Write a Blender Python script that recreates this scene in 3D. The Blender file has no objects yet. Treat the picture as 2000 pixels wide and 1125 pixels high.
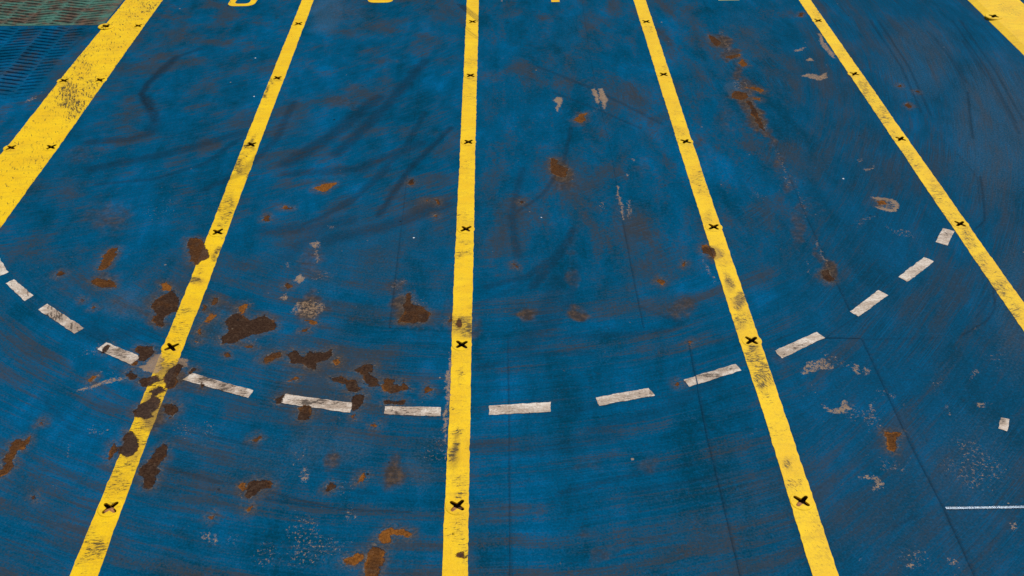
import bpy, bmesh, math, random
import numpy as np
from mathutils.geometry import delaunay_2d_cdt
from mathutils import Vector

random.seed(7)
sc = bpy.context.scene
COL = sc.collection

# ------------------------------------------------------------------ camera
FPX, CX, CY = 2024.0, 1000.0, 562.5          # focal length in pixels of the 2000 px frame
HORIZ, VPX = -905.0, 946.0
PITCH = math.atan((CY - HORIZ) / FPX)
YAW = math.atan((CX - VPX) / math.hypot(FPX, CY - HORIZ))
H = 8.0 * math.cos(PITCH)
_fh = np.array([math.sin(YAW), math.cos(YAW), 0.0])
_F = _fh * math.cos(PITCH) + np.array([0, 0, -math.sin(PITCH)])
_U = _fh * math.sin(PITCH) + np.array([0, 0, math.cos(PITCH)])
_R = np.array([math.cos(YAW), -math.sin(YAW), 0.0])


def G(pts):
    """surveyed positions in the photo -> metres on the deck"""
    p = np.atleast_2d(np.asarray(pts, float))
    d = FPX * _F[None] + (p[:, :1] - CX) * _R[None] - (p[:, 1:2] - CY) * _U[None]
    t = H / (-d[:, 2])
    return d[:, :2] * t[:, None]


def PX(P):
    q = np.c_[P[:, 0], P[:, 1], np.full(len(P), -H)]
    z = q @ _F
    return np.c_[CX + FPX * (q @ _R) / z, CY - FPX * (q @ _U) / z]


cam = bpy.data.cameras.new("camera")
cam.sensor_width = 36.0
cam.lens = FPX / 2000 * 36
cam.clip_start, cam.clip_end = 0.1, 500
co = bpy.data.objects.new("camera", cam)
COL.objects.link(co)
co.location = (0, 0, H)
co.rotation_euler = (math.pi / 2 - PITCH, 0, -YAW)
sc.camera = co

# ------------------------------------------------------------------ light
SUN_EL, SUN_AZ = math.radians(57), math.radians(38)      # azimuth clockwise from +Y
w = bpy.data.worlds.new("World")
sc.world = w
w.use_nodes = True
nt = w.node_tree
sky = nt.nodes.new("ShaderNodeTexSky")
sky.sky_type = 'NISHITA'
sky.sun_disc = False
sky.sun_elevation = SUN_EL
sky.sun_rotation = SUN_AZ
bg = nt.nodes["Background"]
nt.links.new(sky.outputs[0], bg.inputs[0])
bg.inputs[1].default_value = 0.05
sl = bpy.data.lights.new("sun", 'SUN')
sl.energy = 4.2
sl.angle = math.radians(0.5)
sl.color = (1.0, 0.955, 0.89)
so = bpy.data.objects.new("sun", sl)
COL.objects.link(so)
sd = Vector((math.sin(SUN_AZ) * math.cos(SUN_EL), math.cos(SUN_AZ) * math.cos(SUN_EL), math.sin(SUN_EL)))
so.rotation_euler = (-sd).to_track_quat('-Z', 'Y').to_euler()
so.location = (8, 12, 20)
sc.view_settings.view_transform = 'Standard'
sc.view_settings.look = 'None'
sc.view_settings.exposure = 0.0

# ------------------------------------------------------------------ python noise
_rs = np.random.RandomState(11)
_TAB = _rs.rand(256, 256).astype(np.float32)


def vnoise(x, y):
    xi, yi = np.floor(x).astype(int), np.floor(y).astype(int)
    fx, fy = x - xi, y - yi
    fx, fy = fx * fx * (3 - 2 * fx), fy * fy * (3 - 2 * fy)
    a = _TAB[xi & 255, yi & 255]; b = _TAB[(xi + 1) & 255, yi & 255]
    c = _TAB[xi & 255, (yi + 1) & 255]; d = _TAB[(xi + 1) & 255, (yi + 1) & 255]
    return (a * (1 - fx) + b * fx) * (1 - fy) + (c * (1 - fx) + d * fx) * fy


def fbm(P, s, oct=4, seed=0):
    o = np.zeros(len(P)); a = .5
    for i in range(oct):
        o += a * (vnoise(P[:, 0] * s + seed * 17.3 + i * 31.7, P[:, 1] * s + seed * 9.1 + i * 11.9) - .5)
        s *= 2.03; a *= .5
    return o


def sstep(x, a, b):
    t = np.clip((x - a) / (b - a), 0, 1)
    return t * t * (3 - 2 * t)


# ------------------------------------------------------------------ surveyed wear (photo pixels -> deck metres)
# rust: (hue 0 dark brown .. 1 orange, outline)
RUST = [
 (.22, [(790,577),(800,574),(802,593),(826,601),(838,613),(832,627),(808,632),(786,626),(774,631),(788,612)]),
 (.12, [(1458,196),(1468,200),(1484,232),(1493,255),(1482,248),(1468,222)]),
 (.05, [(1606,528),(1618,526),(1628,548),(1616,553),(1606,542)]),
 (.35, [(888,634),(896,622),(903,628),(898,642)]),
 (.3, [(556,556),(566,550),(570,560),(560,564)]),
 (.32, [(366,466),(385,463),(400,473),(406,488),(406,506),(386,515),(368,510),(372,493),(367,478)]),
 (.55, [(232,483),(226,498),(212,521),(200,530),(190,527),(200,513),(202,498),(217,486)]),
 (.3, [(106,538),(117,530),(130,533),(122,540),(110,541)]),
 (.4, [(179,549),(192,542),(222,550),(224,562),(200,563)]),
 (.95, [(314,556),(325,552),(335,559),(330,568),(318,566)]),
 (.12, [(291,601),(300,584),(325,573),(335,568),(347,575),(349,592),(345,609),(325,616),(319,634),(306,637),(299,624),(305,612)]),
 (.4, [(410,597),(417,582),(426,581),(422,594)]),
 (.4, [(392,607),(397,597),(406,599),(400,608)]),
 (.95, [(400,629),(412,612),(425,616),(420,624),(405,630)]),
 (.7, [(386,647),(389,634),(394,642),(391,653)]),
 (.6, [(380,667),(385,662),(389,667),(384,671)]),
 (.85, [(465,602),(477,591),(485,594),(475,612),(467,609)]),
 (.0, [(443,626),(455,616),(467,612),(490,624),(515,614),(532,622),(539,637),(532,646),(510,650),(490,657),(475,662),(457,672),(431,673),(435,659),(449,645),(446,634)]),
 (.0, [(265,687),(272,677),(300,678),(304,687),(290,698),(282,706),(270,702),(272,694)]),
 (.0, [(197,682),(207,676),(216,678),(207,688),(200,689)]),
 (.1, [(250,727),(260,722),(269,732),(265,742),(252,742),(249,734)]),
 (.1, [(259,712),(262,704),(266,707),(262,713)]),
 (.0, [(271,747),(275,736),(310,734),(311,744),(295,751),(300,755),(278,755)]),
 (.0, [(320,734),(325,724),(350,712),(356,717),(345,737),(347,749),(335,758),(322,758),(317,742)]),
 (.0, [(300,759),(310,753),(322,762),(310,770),(301,777),(314,782),(310,794),(297,807),(300,817),(282,820),(265,812),(262,802),(272,792),(290,784),(295,777),(292,767)]),
 (.0, [(317,794),(330,787),(344,792),(344,804),(330,817),(319,809)]),
 (.2, [(367,729),(375,719),(382,722),(374,732)]),
 (.3, [(392,760),(397,748),(401,754),(397,761)]),
 (.6, [(170,743),(177,733),(187,735),(175,746)]),
 (.6, [(75,827),(82,818),(89,822),(82,829)]),
 (.4, [(435,694),(447,688),(450,696),(440,699)]),
 (.4, [(475,678),(490,676),(500,680),(490,682)]),
 (.35, [(514,698),(527,691),(546,687),(547,697),(530,703),(517,709),(513,704)]),
 (.0, [(556,694),(577,684),(582,694),(592,698),(605,687),(632,689),(651,681),(650,692),(635,703),(620,707),(615,724),(600,719),(592,708),(567,709)]),
 (.6, [(650,702),(662,697),(665,707),(657,716)]),
 (.1, [(697,722),(707,712),(730,712),(730,724),(720,725),(734,737),(739,754),(722,754),(712,747),(707,732)]),
 (.0, [(649,739),(670,738),(680,747),(690,739),(700,747),(704,759),(697,767),(685,766),(677,754),(650,746)]),
 (.1, [(682,774),(715,772),(710,787),(700,799),(690,802),(685,792)]),
 (.75, [(685,812),(697,809),(695,819),(685,817)]),
 (.3, [(746,754),(747,739),(771,742),(767,749),(780,754),(787,744),(791,754),(801,759),(782,763),(760,771),(752,762)]),
 (.05, [(751,784),(789,783),(790,791),(782,794),(752,791)]),
 (.5, [(830,769),(835,754),(845,762),(837,769)]),
 (.0, [(540,779),(555,772),(550,787),(542,789)]),
 (.1, [(581,799),(595,789),(607,794),(610,807),(602,818),(582,819)]),
 (.8, [(724,832),(735,828),(741,833),(730,839)]),
 (.6, [(567,742),(580,732),(586,737),(577,743)]),
 (.6, [(595,622),(617,624),(620,634),(610,632)]),
 (.6, [(585,649),(607,641),(600,649)]),
 (.5, [(875,627),(882,619),(884,631),(877,632)]),
 (.45, [(0,921),(7,913),(6,898),(20,880),(20,867),(33,860),(48,862),(59,853),(62,859),(50,874),(30,881),(25,891),(24,908),(15,926),(0,933),(-12,940),(-10,925)]),
 (.0, [(245,842),(252,845),(266,856),(268,868),(267,882),(260,890),(248,892),(240,887),(237,880),(230,877),(238,872),(240,858),(243,848)]),
 (.3, [(213,899),(217,869),(223,866),(225,876),(233,873),(230,881),(222,889),(215,902)]),
 (.05, [(273,918),(291,898),(301,883),(323,869),(330,873),(326,891),(308,911),(311,923),(303,943),(298,956),(278,955),(281,936),(276,926)]),
 (.6, [(403,1009),(414,1006),(415,1013)]),
 (.2, [(67,971),(72,967),(76,972),(71,976)]),
 (.1, [(490,943),(500,936),(515,937),(531,944),(528,951),(505,960),(497,968),(485,973),(478,968),(483,955)]),
 (.5, [(469,949),(479,944),(480,955),(470,966)]),
 (.6, [(477,993),(489,987),(489,996),(481,1001)]),
 (.2, [(637,958),(650,941),(659,951),(648,961)]),
 (.8, [(697,941),(708,923),(714,929),(710,940)]),
 (.85, [(741,1043),(758,1030),(766,1028),(778,1036),(801,1036),(804,1045),(793,1050),(778,1048),(763,1044),(758,1061),(751,1063),(741,1053)]),
 (.6, [(710,1140),(718,1094),(728,1066),(736,1064),(748,1071),(756,1079),(751,1094),(743,1106),(743,1140)]),
 (.75, [(675,1094),(693,1090),(700,1079),(710,1087),(708,1096),(695,1106),(680,1104)]),
 (.15, [(887,1086),(893,1080),(906,1079),(912,1090),(896,1090)]),
 (.15, [(877,1043),(882,1037),(888,1042),(885,1043),(880,1046)]),
 (.4, [(493,858),(503,850),(508,856),(500,862)]),
 (.55, [(1727,845),(1760,845),(1753,858),(1752,873),(1745,884),(1735,878),(1733,863)]),
 (.9, [(614,368),(635,358),(656,357),(647,367),(636,375),(620,372)]),
 (.4, [(515,425),(520,420),(528,420),(525,431),(517,431)]),
 (.5, [(546,406),(556,402),(572,406),(560,408)]),
 (.5, [(845,424),(850,419),(856,424),(850,427)]),
 (.5, [(848,390),(856,389),(861,399),(855,402)]),
 (.5, [(828,391),(833,389),(833,394),(829,394)]),
 (.1, [(800,353),(806,348),(810,359),(802,362)]),
 (.33, [(1076,309),(1086,310),(1087,319),(1107,331),(1107,346),(1095,347),(1077,338),(1076,326)]),
 (.2, [(1012,396),(1017,391),(1022,396),(1016,399)]),
 (.6, [(1283,551),(1290,542),(1298,550),(1290,556)]),
 (.5, [(1331,516),(1334,512),(1338,516),(1334,519)]),
 (.4, [(1000,513),(1005,516),(1010,525),(1005,523)]),
 (.3, [(1369,486),(1380,476),(1392,488),(1400,500),(1395,505),(1384,497),(1374,496)]),
 (.3, [(1384,68),(1396,72),(1410,84),(1400,90),(1390,84)]),
 (.5, [(1416,110),(1445,106),(1444,110),(1425,116)]),
 (.65, [(1440,125),(1447,114),(1457,122),(1460,127),(1450,130)]),
 (.4, [(1429,190),(1432,178),(1458,181),(1463,190),(1448,196)]),
 (.7, [(1457,170),(1480,170),(1491,177),(1487,181)]),
 (.6, [(1470,192),(1485,192),(1487,198)]),
 (.7, [(1122,235),(1132,222),(1147,220),(1141,227),(1146,235),(1135,239)]),
 (.3, [(1558,32),(1563,25),(1569,24),(1567,32)]),
 (.3, [(1753,168),(1758,165),(1762,168),(1757,171)]),
 (.25, [(1785,178),(1790,177),(1796,180),(1790,181)]),
 (.3, [(1768,206),(1775,203),(1782,208),(1776,211)]),
 (.6, [(1713,392),(1727,391),(1728,398),(1715,400)]),
 (.7, [(1345,669),(1348,665),(1352,669),(1348,673)]),
 (.7, [(1319,750),(1323,746),(1328,750),(1323,753)]),
 (.4, [(158,586),(162,583),(166,586),(162,589)]),
 (.35, [(180,602),(184,599),(187,602),(183,604)]),
]
# scraped to primer: (strength, outline)
TAN = [
 (.62, [(1704,388),(1744,390),(1754,400),(1748,412),(1718,410)]), (.5, [(1504,275),(1512,278),(1545,345),(1538,352)]), (.5, [(1545,340),(1550,338),(1580,425),(1574,430)]),
 (.6, [(1590,470),(1596,468),(1628,540),(1622,545)]), (.55, [(1404,60),(1409,60),(1428,100),(1422,104)]), (.55, [(1452,160),(1458,160),(1500,250),(1494,255)]),  # thin strips along the weld seam: scrapes plus its highlight painted in
       
 (.9, [(1082,195),(1090,190),(1098,190),(1099,198),(1093,204),(1090,219),(1087,216),(1088,203)]),
 (.85, [(1156,176),(1165,173),(1168,190),(1169,204),(1163,200),(1158,188)]),
 (.85, [(1171,174),(1179,172),(1185,195),(1182,218),(1177,203),(1170,192)]),
 (.5, [(1155,215),(1168,205),(1172,212),(1160,220)]),
 (.75, [(1597,66),(1602,66),(1612,84),(1628,106),(1634,115),(1626,112),(1610,97),(1602,84)]),
 (.7, [(1547,98),(1560,96),(1576,90),(1566,99),(1552,101)]),
 (.85, [(1575,117),(1583,112),(1590,119),(1580,120)]),
 (.75, [(1560,148),(1580,143),(1600,147),(1617,141),(1617,151),(1600,157),(1580,153)]),
 (.7, [(1683,328),(1700,328),(1706,323),(1705,330),(1690,333)]),
 (.6, [(1672,313),(1684,309),(1684,316),(1676,317)]),
 (.85, [(1702,385),(1716,384),(1744,389),(1755,397),(1754,407),(1746,414),(1720,410),(1709,403),(1722,405),(1742,408),(1748,400),(1738,392),(1712,389)]),
 (.5, [(1724,430),(1740,446),(1774,446),(1790,464),(1750,460),(1728,446)]),
 (.42, [(1672,490),(1695,490),(1688,499),(1676,500)]),
 (.66, [(1560,725),(1580,708),(1612,697),(1632,715),(1628,722),(1600,727),(1570,732)]),
 (.68, [(1666,706),(1680,712),(1684,732),(1676,735),(1668,722)]),
 (.68, [(1688,720),(1698,714),(1699,730),(1690,732)]),
 (.75, [(1604,788),(1620,798),(1640,795),(1650,780),(1664,800),(1648,806),(1625,806),(1608,797)]),
 (.5, [(1580,740),(1588,745),(1604,775),(1600,782),(1586,755)]),
 (.7, [(1668,931),(1690,928),(1715,932),(1730,944),(1720,952),(1705,958),(1698,953),(1716,944),(1700,936),(1676,938)]),
 (.45, [(1628,946),(1650,938),(1660,944),(1634,955)]),
 (.62, [(1743,897),(1750,906),(1752,918),(1745,915)]),
 (.66, [(1756,916),(1768,914),(1786,896),(1774,912),(1762,922)]),
 (.66, [(1767,1095),(1775,1092),(1785,1102),(1772,1115),(1767,1108)]),
 (.64, [(1843,1096),(1855,1088),(1872,1095),(1878,1108),(1856,1104)]),
 (.66, [(1970,1018),(1985,1020),(1982,1036),(1972,1038)]),
 (.55, [(1695,790),(1715,780),(1712,815),(1695,830)]),
 (.6, [(1888,733),(1908,720),(1915,726),(1892,742)]),
 (.56, [(1850,790),(1860,790),(1856,815),(1850,810)]),
 (.6, [(1900,788),(1930,786),(1922,798),(1906,796)]),
 (.58, [(1735,768),(1748,770),(1744,778),(1736,776)]),
 (.4, [(1690,790),(1730,800),(1710,815)]),
 (.55, [(1895,645),(1916,636),(1920,642),(1900,648)]),
 (.45, [(1895,613),(1905,614),(1908,624),(1900,622)]),
 (1., [(274,715),(290,708),(305,690),(315,691),(311,722),(300,728),(285,722)]),
 (.85, [(345,705),(362,700),(364,715),(356,718),(348,712)]),
 (.72, [(146,762),(170,755),(200,744),(235,736),(252,738),(240,744),(200,752),(160,766)]),
 (.6, [(170,742),(185,730),(198,725),(194,734),(180,744)]),
 (.7, [(542,582),(557,572),(562,580),(556,588)]),
 (.62, [(580,592),(605,585),(632,592),(628,610),(612,624),(588,616),(566,611)]),
 (.45, [(585,570),(625,568),(632,580),(622,582),(618,573),(590,576)]),
 (.75, [(605,477),(620,472),(628,474),(627,481),(615,486),(611,482)]),
 (.65, [(615,487),(622,490),(625,505),(619,512)]),
 (.6, [(556,512),(566,508),(566,522),(558,522)]),
 (.85, [(576,545),(586,533),(597,541),(594,548),(584,554)]),
 (.6, [(636,443),(645,440),(658,445),(645,447)]),
 (.5, [(762,560),(772,546),(795,540),(795,552),(780,565),(765,570)]),
 (.8, [(871,740),(876,712),(882,688),(881,740),(877,790),(873,843),(867,843),(870,790)]),
 (.7, [(870,843),(874,843),(871,900),(868,900)]),
 (.45, [(565,890),(585,870),(600,880),(590,905),(568,915)]),
 (.6, [(588,915),(602,905),(612,930),(600,945),(586,935)]),
 (.45, [(640,878),(665,866),(664,885),(655,905)]),
 (.5, [(1166,396),(1180,392),(1184,408),(1170,410)]),
 (.6, [(1222,392),(1230,388),(1233,415),(1230,430),(1222,420)]),
 (.75, [(1204,363),(1208,362),(1219,430),(1215,430)]),
 (.55, [(1370,500),(1382,515),(1398,545),(1408,560),(1398,556),(1378,530)]),
 (.5, [(1424,486),(1432,495),(1436,510),(1428,504)]),
 (.7, [(1219,342),(1227,338),(1231,341),(1227,345)]),
 (.7, [(1232,310),(1238,311),(1237,314),(1232,312)]),
 (.5, [(1528,345),(1537,340),(1550,370),(1535,366)]),
 (.45, [(1540,310),(1544,312),(1547,345),(1543,345)]),
 (.5, [(1568,500),(1575,510),(1590,535),(1602,550),(1594,550),(1578,530)]),
 (.55, [(1590,468),(1597,475),(1618,508),(1614,508)]),
 (.5, [(1432,158),(1446,152),(1455,176),(1434,178)]),
 (.42, [(1445,195),(1460,198),(1474,225),(1462,222)]),
 (.6, [(41,201),(55,193),(74,187),(73,192),(58,198)]),
 (.5, [(72,180),(80,176),(82,180),(76,184)]),
 (.5, [(625,842),(660,842),(660,850),(630,852)]),
 (.5, [(760,785),(800,783),(840,783),(830,787)]),
 (.5, [(645,735),(690,735),(704,745),(708,765),(702,772),(704,750),(690,740)]),
 (.6, [(618,733),(632,733),(630,738),(620,737)]),
 (.5, [(485,940),(470,935),(468,970),(490,985),(505,990),(480,975)]),
 (.5, [(570,1004),(595,1000),(602,1010),(585,1014)]),
 (.5, [(667,1000),(690,985),(700,1010),(680,1030)]),
 (.5, [(670,1085),(685,1080),(680,1110),(668,1105)]),
 (.55, [(1288,1055),(1296,1057),(1293,1066),(1288,1064)]),
 (.5, [(1740,768),(1746,775),(1744,782)]),
 (.6, [(1790,882),(1795,884),(1796,892),(1792,890)]),
 (.5, [(450,1040),(470,1045),(460,1070),(440,1060)]),
 (.5, [(130,870),(142,858),(146,870),(135,895),(125,895)]),
 (.42, [(95,950),(130,935),(130,950),(100,962)]),
 (.45, [(400,820),(420,815),(425,850),(400,855)]),
 (.55, [(388,1040),(410,1030),(430,1050),(420,1070),(398,1060)]),
]
# speckled abrasion: (x, y, rx, ry, strength)
AMB = [(610,550,70,90,.62), (600,880,110,70,.66), (640,950,110,60,.6), (390,870,110,70,.56), (810,600,60,60,.55), (480,640,120,60,.5), (700,740,140,50,.55),
 (1640,710,80,50,.66), (1640,790,70,40,.6), (1720,800,60,60,.6), (1850,780,110,90,.6), (1920,700,70,60,.55), (1700,940,110,60,.62), (1780,1100,150,50,.62), (1900,900,110,90,.5),
 (560,1060,160,80,.6), (660,1080,60,60,.64), (1290,1060,60,50,.5), (220,880,200,90,.5), (120,1030,160,80,.5), (1450,1080,120,60,.45), (1720,440,60,30,.6), (1500,350,60,80,.5), (1200,410,60,50,.6), (1440,200,40,50,.55), (1960,1040,60,50,.6), (330,400,120,60,.4), (860,900,50,90,.45), (230,700,110,60,.5), (1600,100,70,70,.45), (1100,360,60,60,.45)]
# soft brown dirt: (x, y, rx, ry, strength)
SOFT = [
 (300,800,34,44,.85), (330,728,34,26,.8), (255,875,30,30,.5), (385,540,22,14,.5), (1440,140,12,22,.6), (1456,168,16,18,.6), (1505,275,12,24,.6), (1525,315,12,24,.5), (1570,410,12,26,.45), (1425,100,20,12,.7), (880,600,16,30,.35), (780,560,30,24,.5), (620,540,30,18,.45), (440,600,40,20,.45), (300,600,50,40,.45), (215,545,40,18,.45),
 (812,612,32,22,1.), (795,590,16,24,.9), (788,630,16,8,.7), (600,606,30,20,.85), (612,592,22,22,.7), (1478,225,14,30,.85), (1462,196,20,18,.8), (1490,250,10,18,.8), (1405,84,20,16,.8), (1420,106,14,10,.6), (1090,335,30,26,.75), (1100,362,26,14,.55), (1388,500,22,22,.7), (1620,540,16,22,.9), (1600,500,10,20,.5), (1545,365,12,22,.5), (1210,415,22,18,.35), (610,515,32,22,.5), (1128,240,22,14,.4),
 (560,700,120,40,.3), (640,870,120,70,.22), (420,620,80,60,.3), (330,740,80,60,.4),
 (805,608,42,32,.85), (800,585,14,20,.7), (765,935,26,34,.8), (772,905,20,22,.6), (650,895,16,26,.6),
 (1030,617,30,13,.85), (1128,612,26,13,.9), (1092,345,24,34,.5), (1105,370,26,18,.5), (1330,600,38,26,.5),
 (1115,545,18,24,.45), (1615,535,20,28,.8), (1470,215,18,34,.55), (1485,240,16,26,.6), (1400,82,24,18,.6),
 (605,510,34,26,.45), (612,605,36,24,.55), (240,590,60,26,.35), (210,420,62,44,.45), (905,642,40,26,.5),
 (1422,548,16,22,.55), (1440,590,16,20,.6), (1450,640,18,18,.3), (1560,450,24,40,.5), (1590,400,20,30,.25),
 (150,300,40,18,.35), (820,250,90,10,.25), (690,200,60,12,.35), (740,120,70,12,.3), (660,340,40,14,.3),
 (1280,560,30,20,.2), (1080,590,60,40,.15), (270,715,70,24,.35), (330,790,60,40,.3), (500,640,70,30,.4),
 (610,700,60,26,.35), (720,745,50,40,.35), (590,805,50,24,.3), (830,620,60,40,.3), (300,900,50,50,.25),
 (505,955,45,30,.35), (1150,905,60,20,.25), (1265,900,30,24,.4), (1190,760,60,40,.12), (1085,290,40,30,.2),
 (1320,130,70,16,.2), (1250,180,60,14,.2), (1330,200,30,12,.2), (1130,160,60,10,.3), (1200,235,70,10,.2),
 (960,150,24,12,.3), (1520,700,30,20,.4), (1640,680,50,16,.15), (1700,600,60,40,.2), (1860,800,70,60,.15),
 (1180,1090,30,20,.5), (1200,1075,26,18,.3), (1150,1050,30,14,.4), (1050,1000,24,12,.2), (905,850,18,30,.12),
 (560,560,60,24,.2), (470,540,50,40,.2), (100,560,60,30,.25), (300,560,60,60,.2), (1380,300,30,60,.25),
 (1420,230,20,50,.35), (1250,330,30,30,.3), (1060,440,60,40,.2), (1010,500,30,40,.25), (1120,480,18,60,.3),
 (560,30,50,18,.25), (680,20,60,30,.3), (1050,80,40,60,.2), (1180,60,70,70,.15), (1300,300,20,60,.15),
]
# dark rubber / oil: (half width m, strength, path)
DARK = [
 (.06,.5, [(400,370),(470,340),(540,270),(575,200)]), (.05,.45, [(620,430),(700,380),(790,290),(830,220)]), (.035,.5, [(590,440),(680,400),(760,330)]), (.04,.45, [(190,360),(300,350),(400,320),(470,270)]), (.03,.45, [(1000,420),(1060,380),(1100,320),(1115,250)]), (.035,.4, [(1050,130),(1150,170),(1290,240)]), (.03,.4, [(1080,180),(1170,215),(1250,250)]),
 (.02,.5, [(1700,40),(1760,130),(1800,220)]), (.02,.5, [(1715,40),(1775,130),(1818,225)]), (.018,.45, [(1860,40),(1930,140),(1985,240)]), (.018,.45, [(1875,40),(1945,140),(1998,235)]),
 (.075,.75, [(345,112),(318,135),(303,150)]), (.06,.8, [(305,147),(290,162),(280,178)]),
 (.05,.95, [(277,182),(283,200),(296,215)]), (.085,.75, [(283,190),(297,218),(303,235)]),
 (.09,.5, [(302,240),(290,262),(250,272),(175,277)]), (.05,.5, [(390,95),(350,110),(310,150)]),
 (.05,.65, [(740,420),(800,330),(880,250)]), (.12,.6, [(560,320),(640,270),(740,190)]), (.1,.6, [(660,300),(760,200),(830,120)]),
 (.10,.5, [(180,330),(330,300),(470,260)]), (.10,.5, [(560,340),(700,330),(820,280)]), (.12,.45, [(640,470),(760,440),(870,400)]),
 (.12,.4, [(520,450),(620,445),(680,430)]), (.1,.3, [(560,500),(600,470),(640,440)]),
 (.012,.95, [(893,8),(915,27),(936,44)]), (.012,.95, [(897,8),(918,26),(936,40)]), (.012,.9, [(902,9),(925,28),(936,36)]), (.008,.9, [(906,9),(925,25),(936,33)]),
 (.01,.8, [(905,52),(920,64),(934,74)]), (.008,.7, [(908,60),(922,70),(933,77)]), (.008,.6, [(903,46),(918,58)]),
 (.015,.6, [(1915,345),(1922,400),(1923,430),(1905,448)]), (.008,.5, [(1909,345),(1914,400)]), (.012,.4, [(1810,60),(1850,95),(1880,145)]),
 (.02,.6, [(1890,180),(1893,210),(1897,240),(1900,270)]), (.03,.35, [(1825,75),(1855,110),(1885,160)]), (.012,.4, [(1870,300),(1900,335),(1905,345)]),
 (.012,.6, [(1940,562),(1944,600),(1930,625),(1880,655)]), (.01,.4, [(1935,575),(1920,605),(1905,622)]), (.01,.4, [(1925,580),(1910,600)]),
 (.01,.45, [(1675,618),(1640,640),(1605,665)]), (.012,.35, [(1830,660),(1690,663)]),
 (.05,.45, [(885,880),(889,895),(884,910)]), (.03,.8, [(891,868),(888,885),(886,900)]), (.02,.6, [(894,848),(890,856)]),
 (.008,.9,[(876,877),(878,880)]), (.012,.6,[(520,958),(600,980),(660,995),(800,1000)]), (.02,.3,[(700,962),(735,965)]),
 (.02,.5, [(520,975),(590,985),(640,990)]), (.03,.25, [(80,770),(140,840),(250,870)]), (.02,.3, [(300,830),(400,850),(560,880)]),
 (.02,.35, [(330,915),(420,940),(480,950)]), (.015,.4, [(1745,1030),(1760,1022),(1790,1008)]),
 (.03,.3, [(1250,600),(1330,630),(1300,650)]), (.04,.25, [(920,600),(990,570),(1060,520)]), (.05,.45, [(950,560),(1030,540),(1085,500)]),
 (.06,.5, [(1040,560),(1090,500),(1120,450)]), (.03,.7, [(795,350),(808,355)]), (.02,.7, [(1040,23),(1046,23)]), (.02,.7, [(963,29),(968,29)]),
 (.02,.7, [(988,45),(993,44)]), (.01,.9, [(779,1025),(783,1027)]), (.12,.3, [(1090,545),(1060,640),(1010,690)]),
 (.05,.25, [(990,800),(1090,810),(1180,790)]), (.05,.25, [(930,720),(1050,690),(1150,690)]), (.05,.3, [(1050,660),(1200,655),(1300,645)]),
 (.09,.25, [(930,870),(1050,880),(1200,850)]), (.03,.3, [(1090,965),(1200,935),(1350,905)]), (.03,.3, [(1240,960),(1300,950),(1400,930)]),
 (.1,.3, [(150,640),(210,660),(260,650)]), (.08,.25, [(1400,740),(1300,800),(1160,840)]),
 (.05,.45, [(1020,330),(1000,420),(1010,500)]), (.05,.3, [(1130,520),(1110,590),(1080,640)]),
 (.03,.3, [(190,60),(160,75),(120,110)]), (.06,.5, [(62,90),(50,103),(38,115)]), (.03,.35, [(1880,80),(1950,180),(1990,260)]),
]
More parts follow.
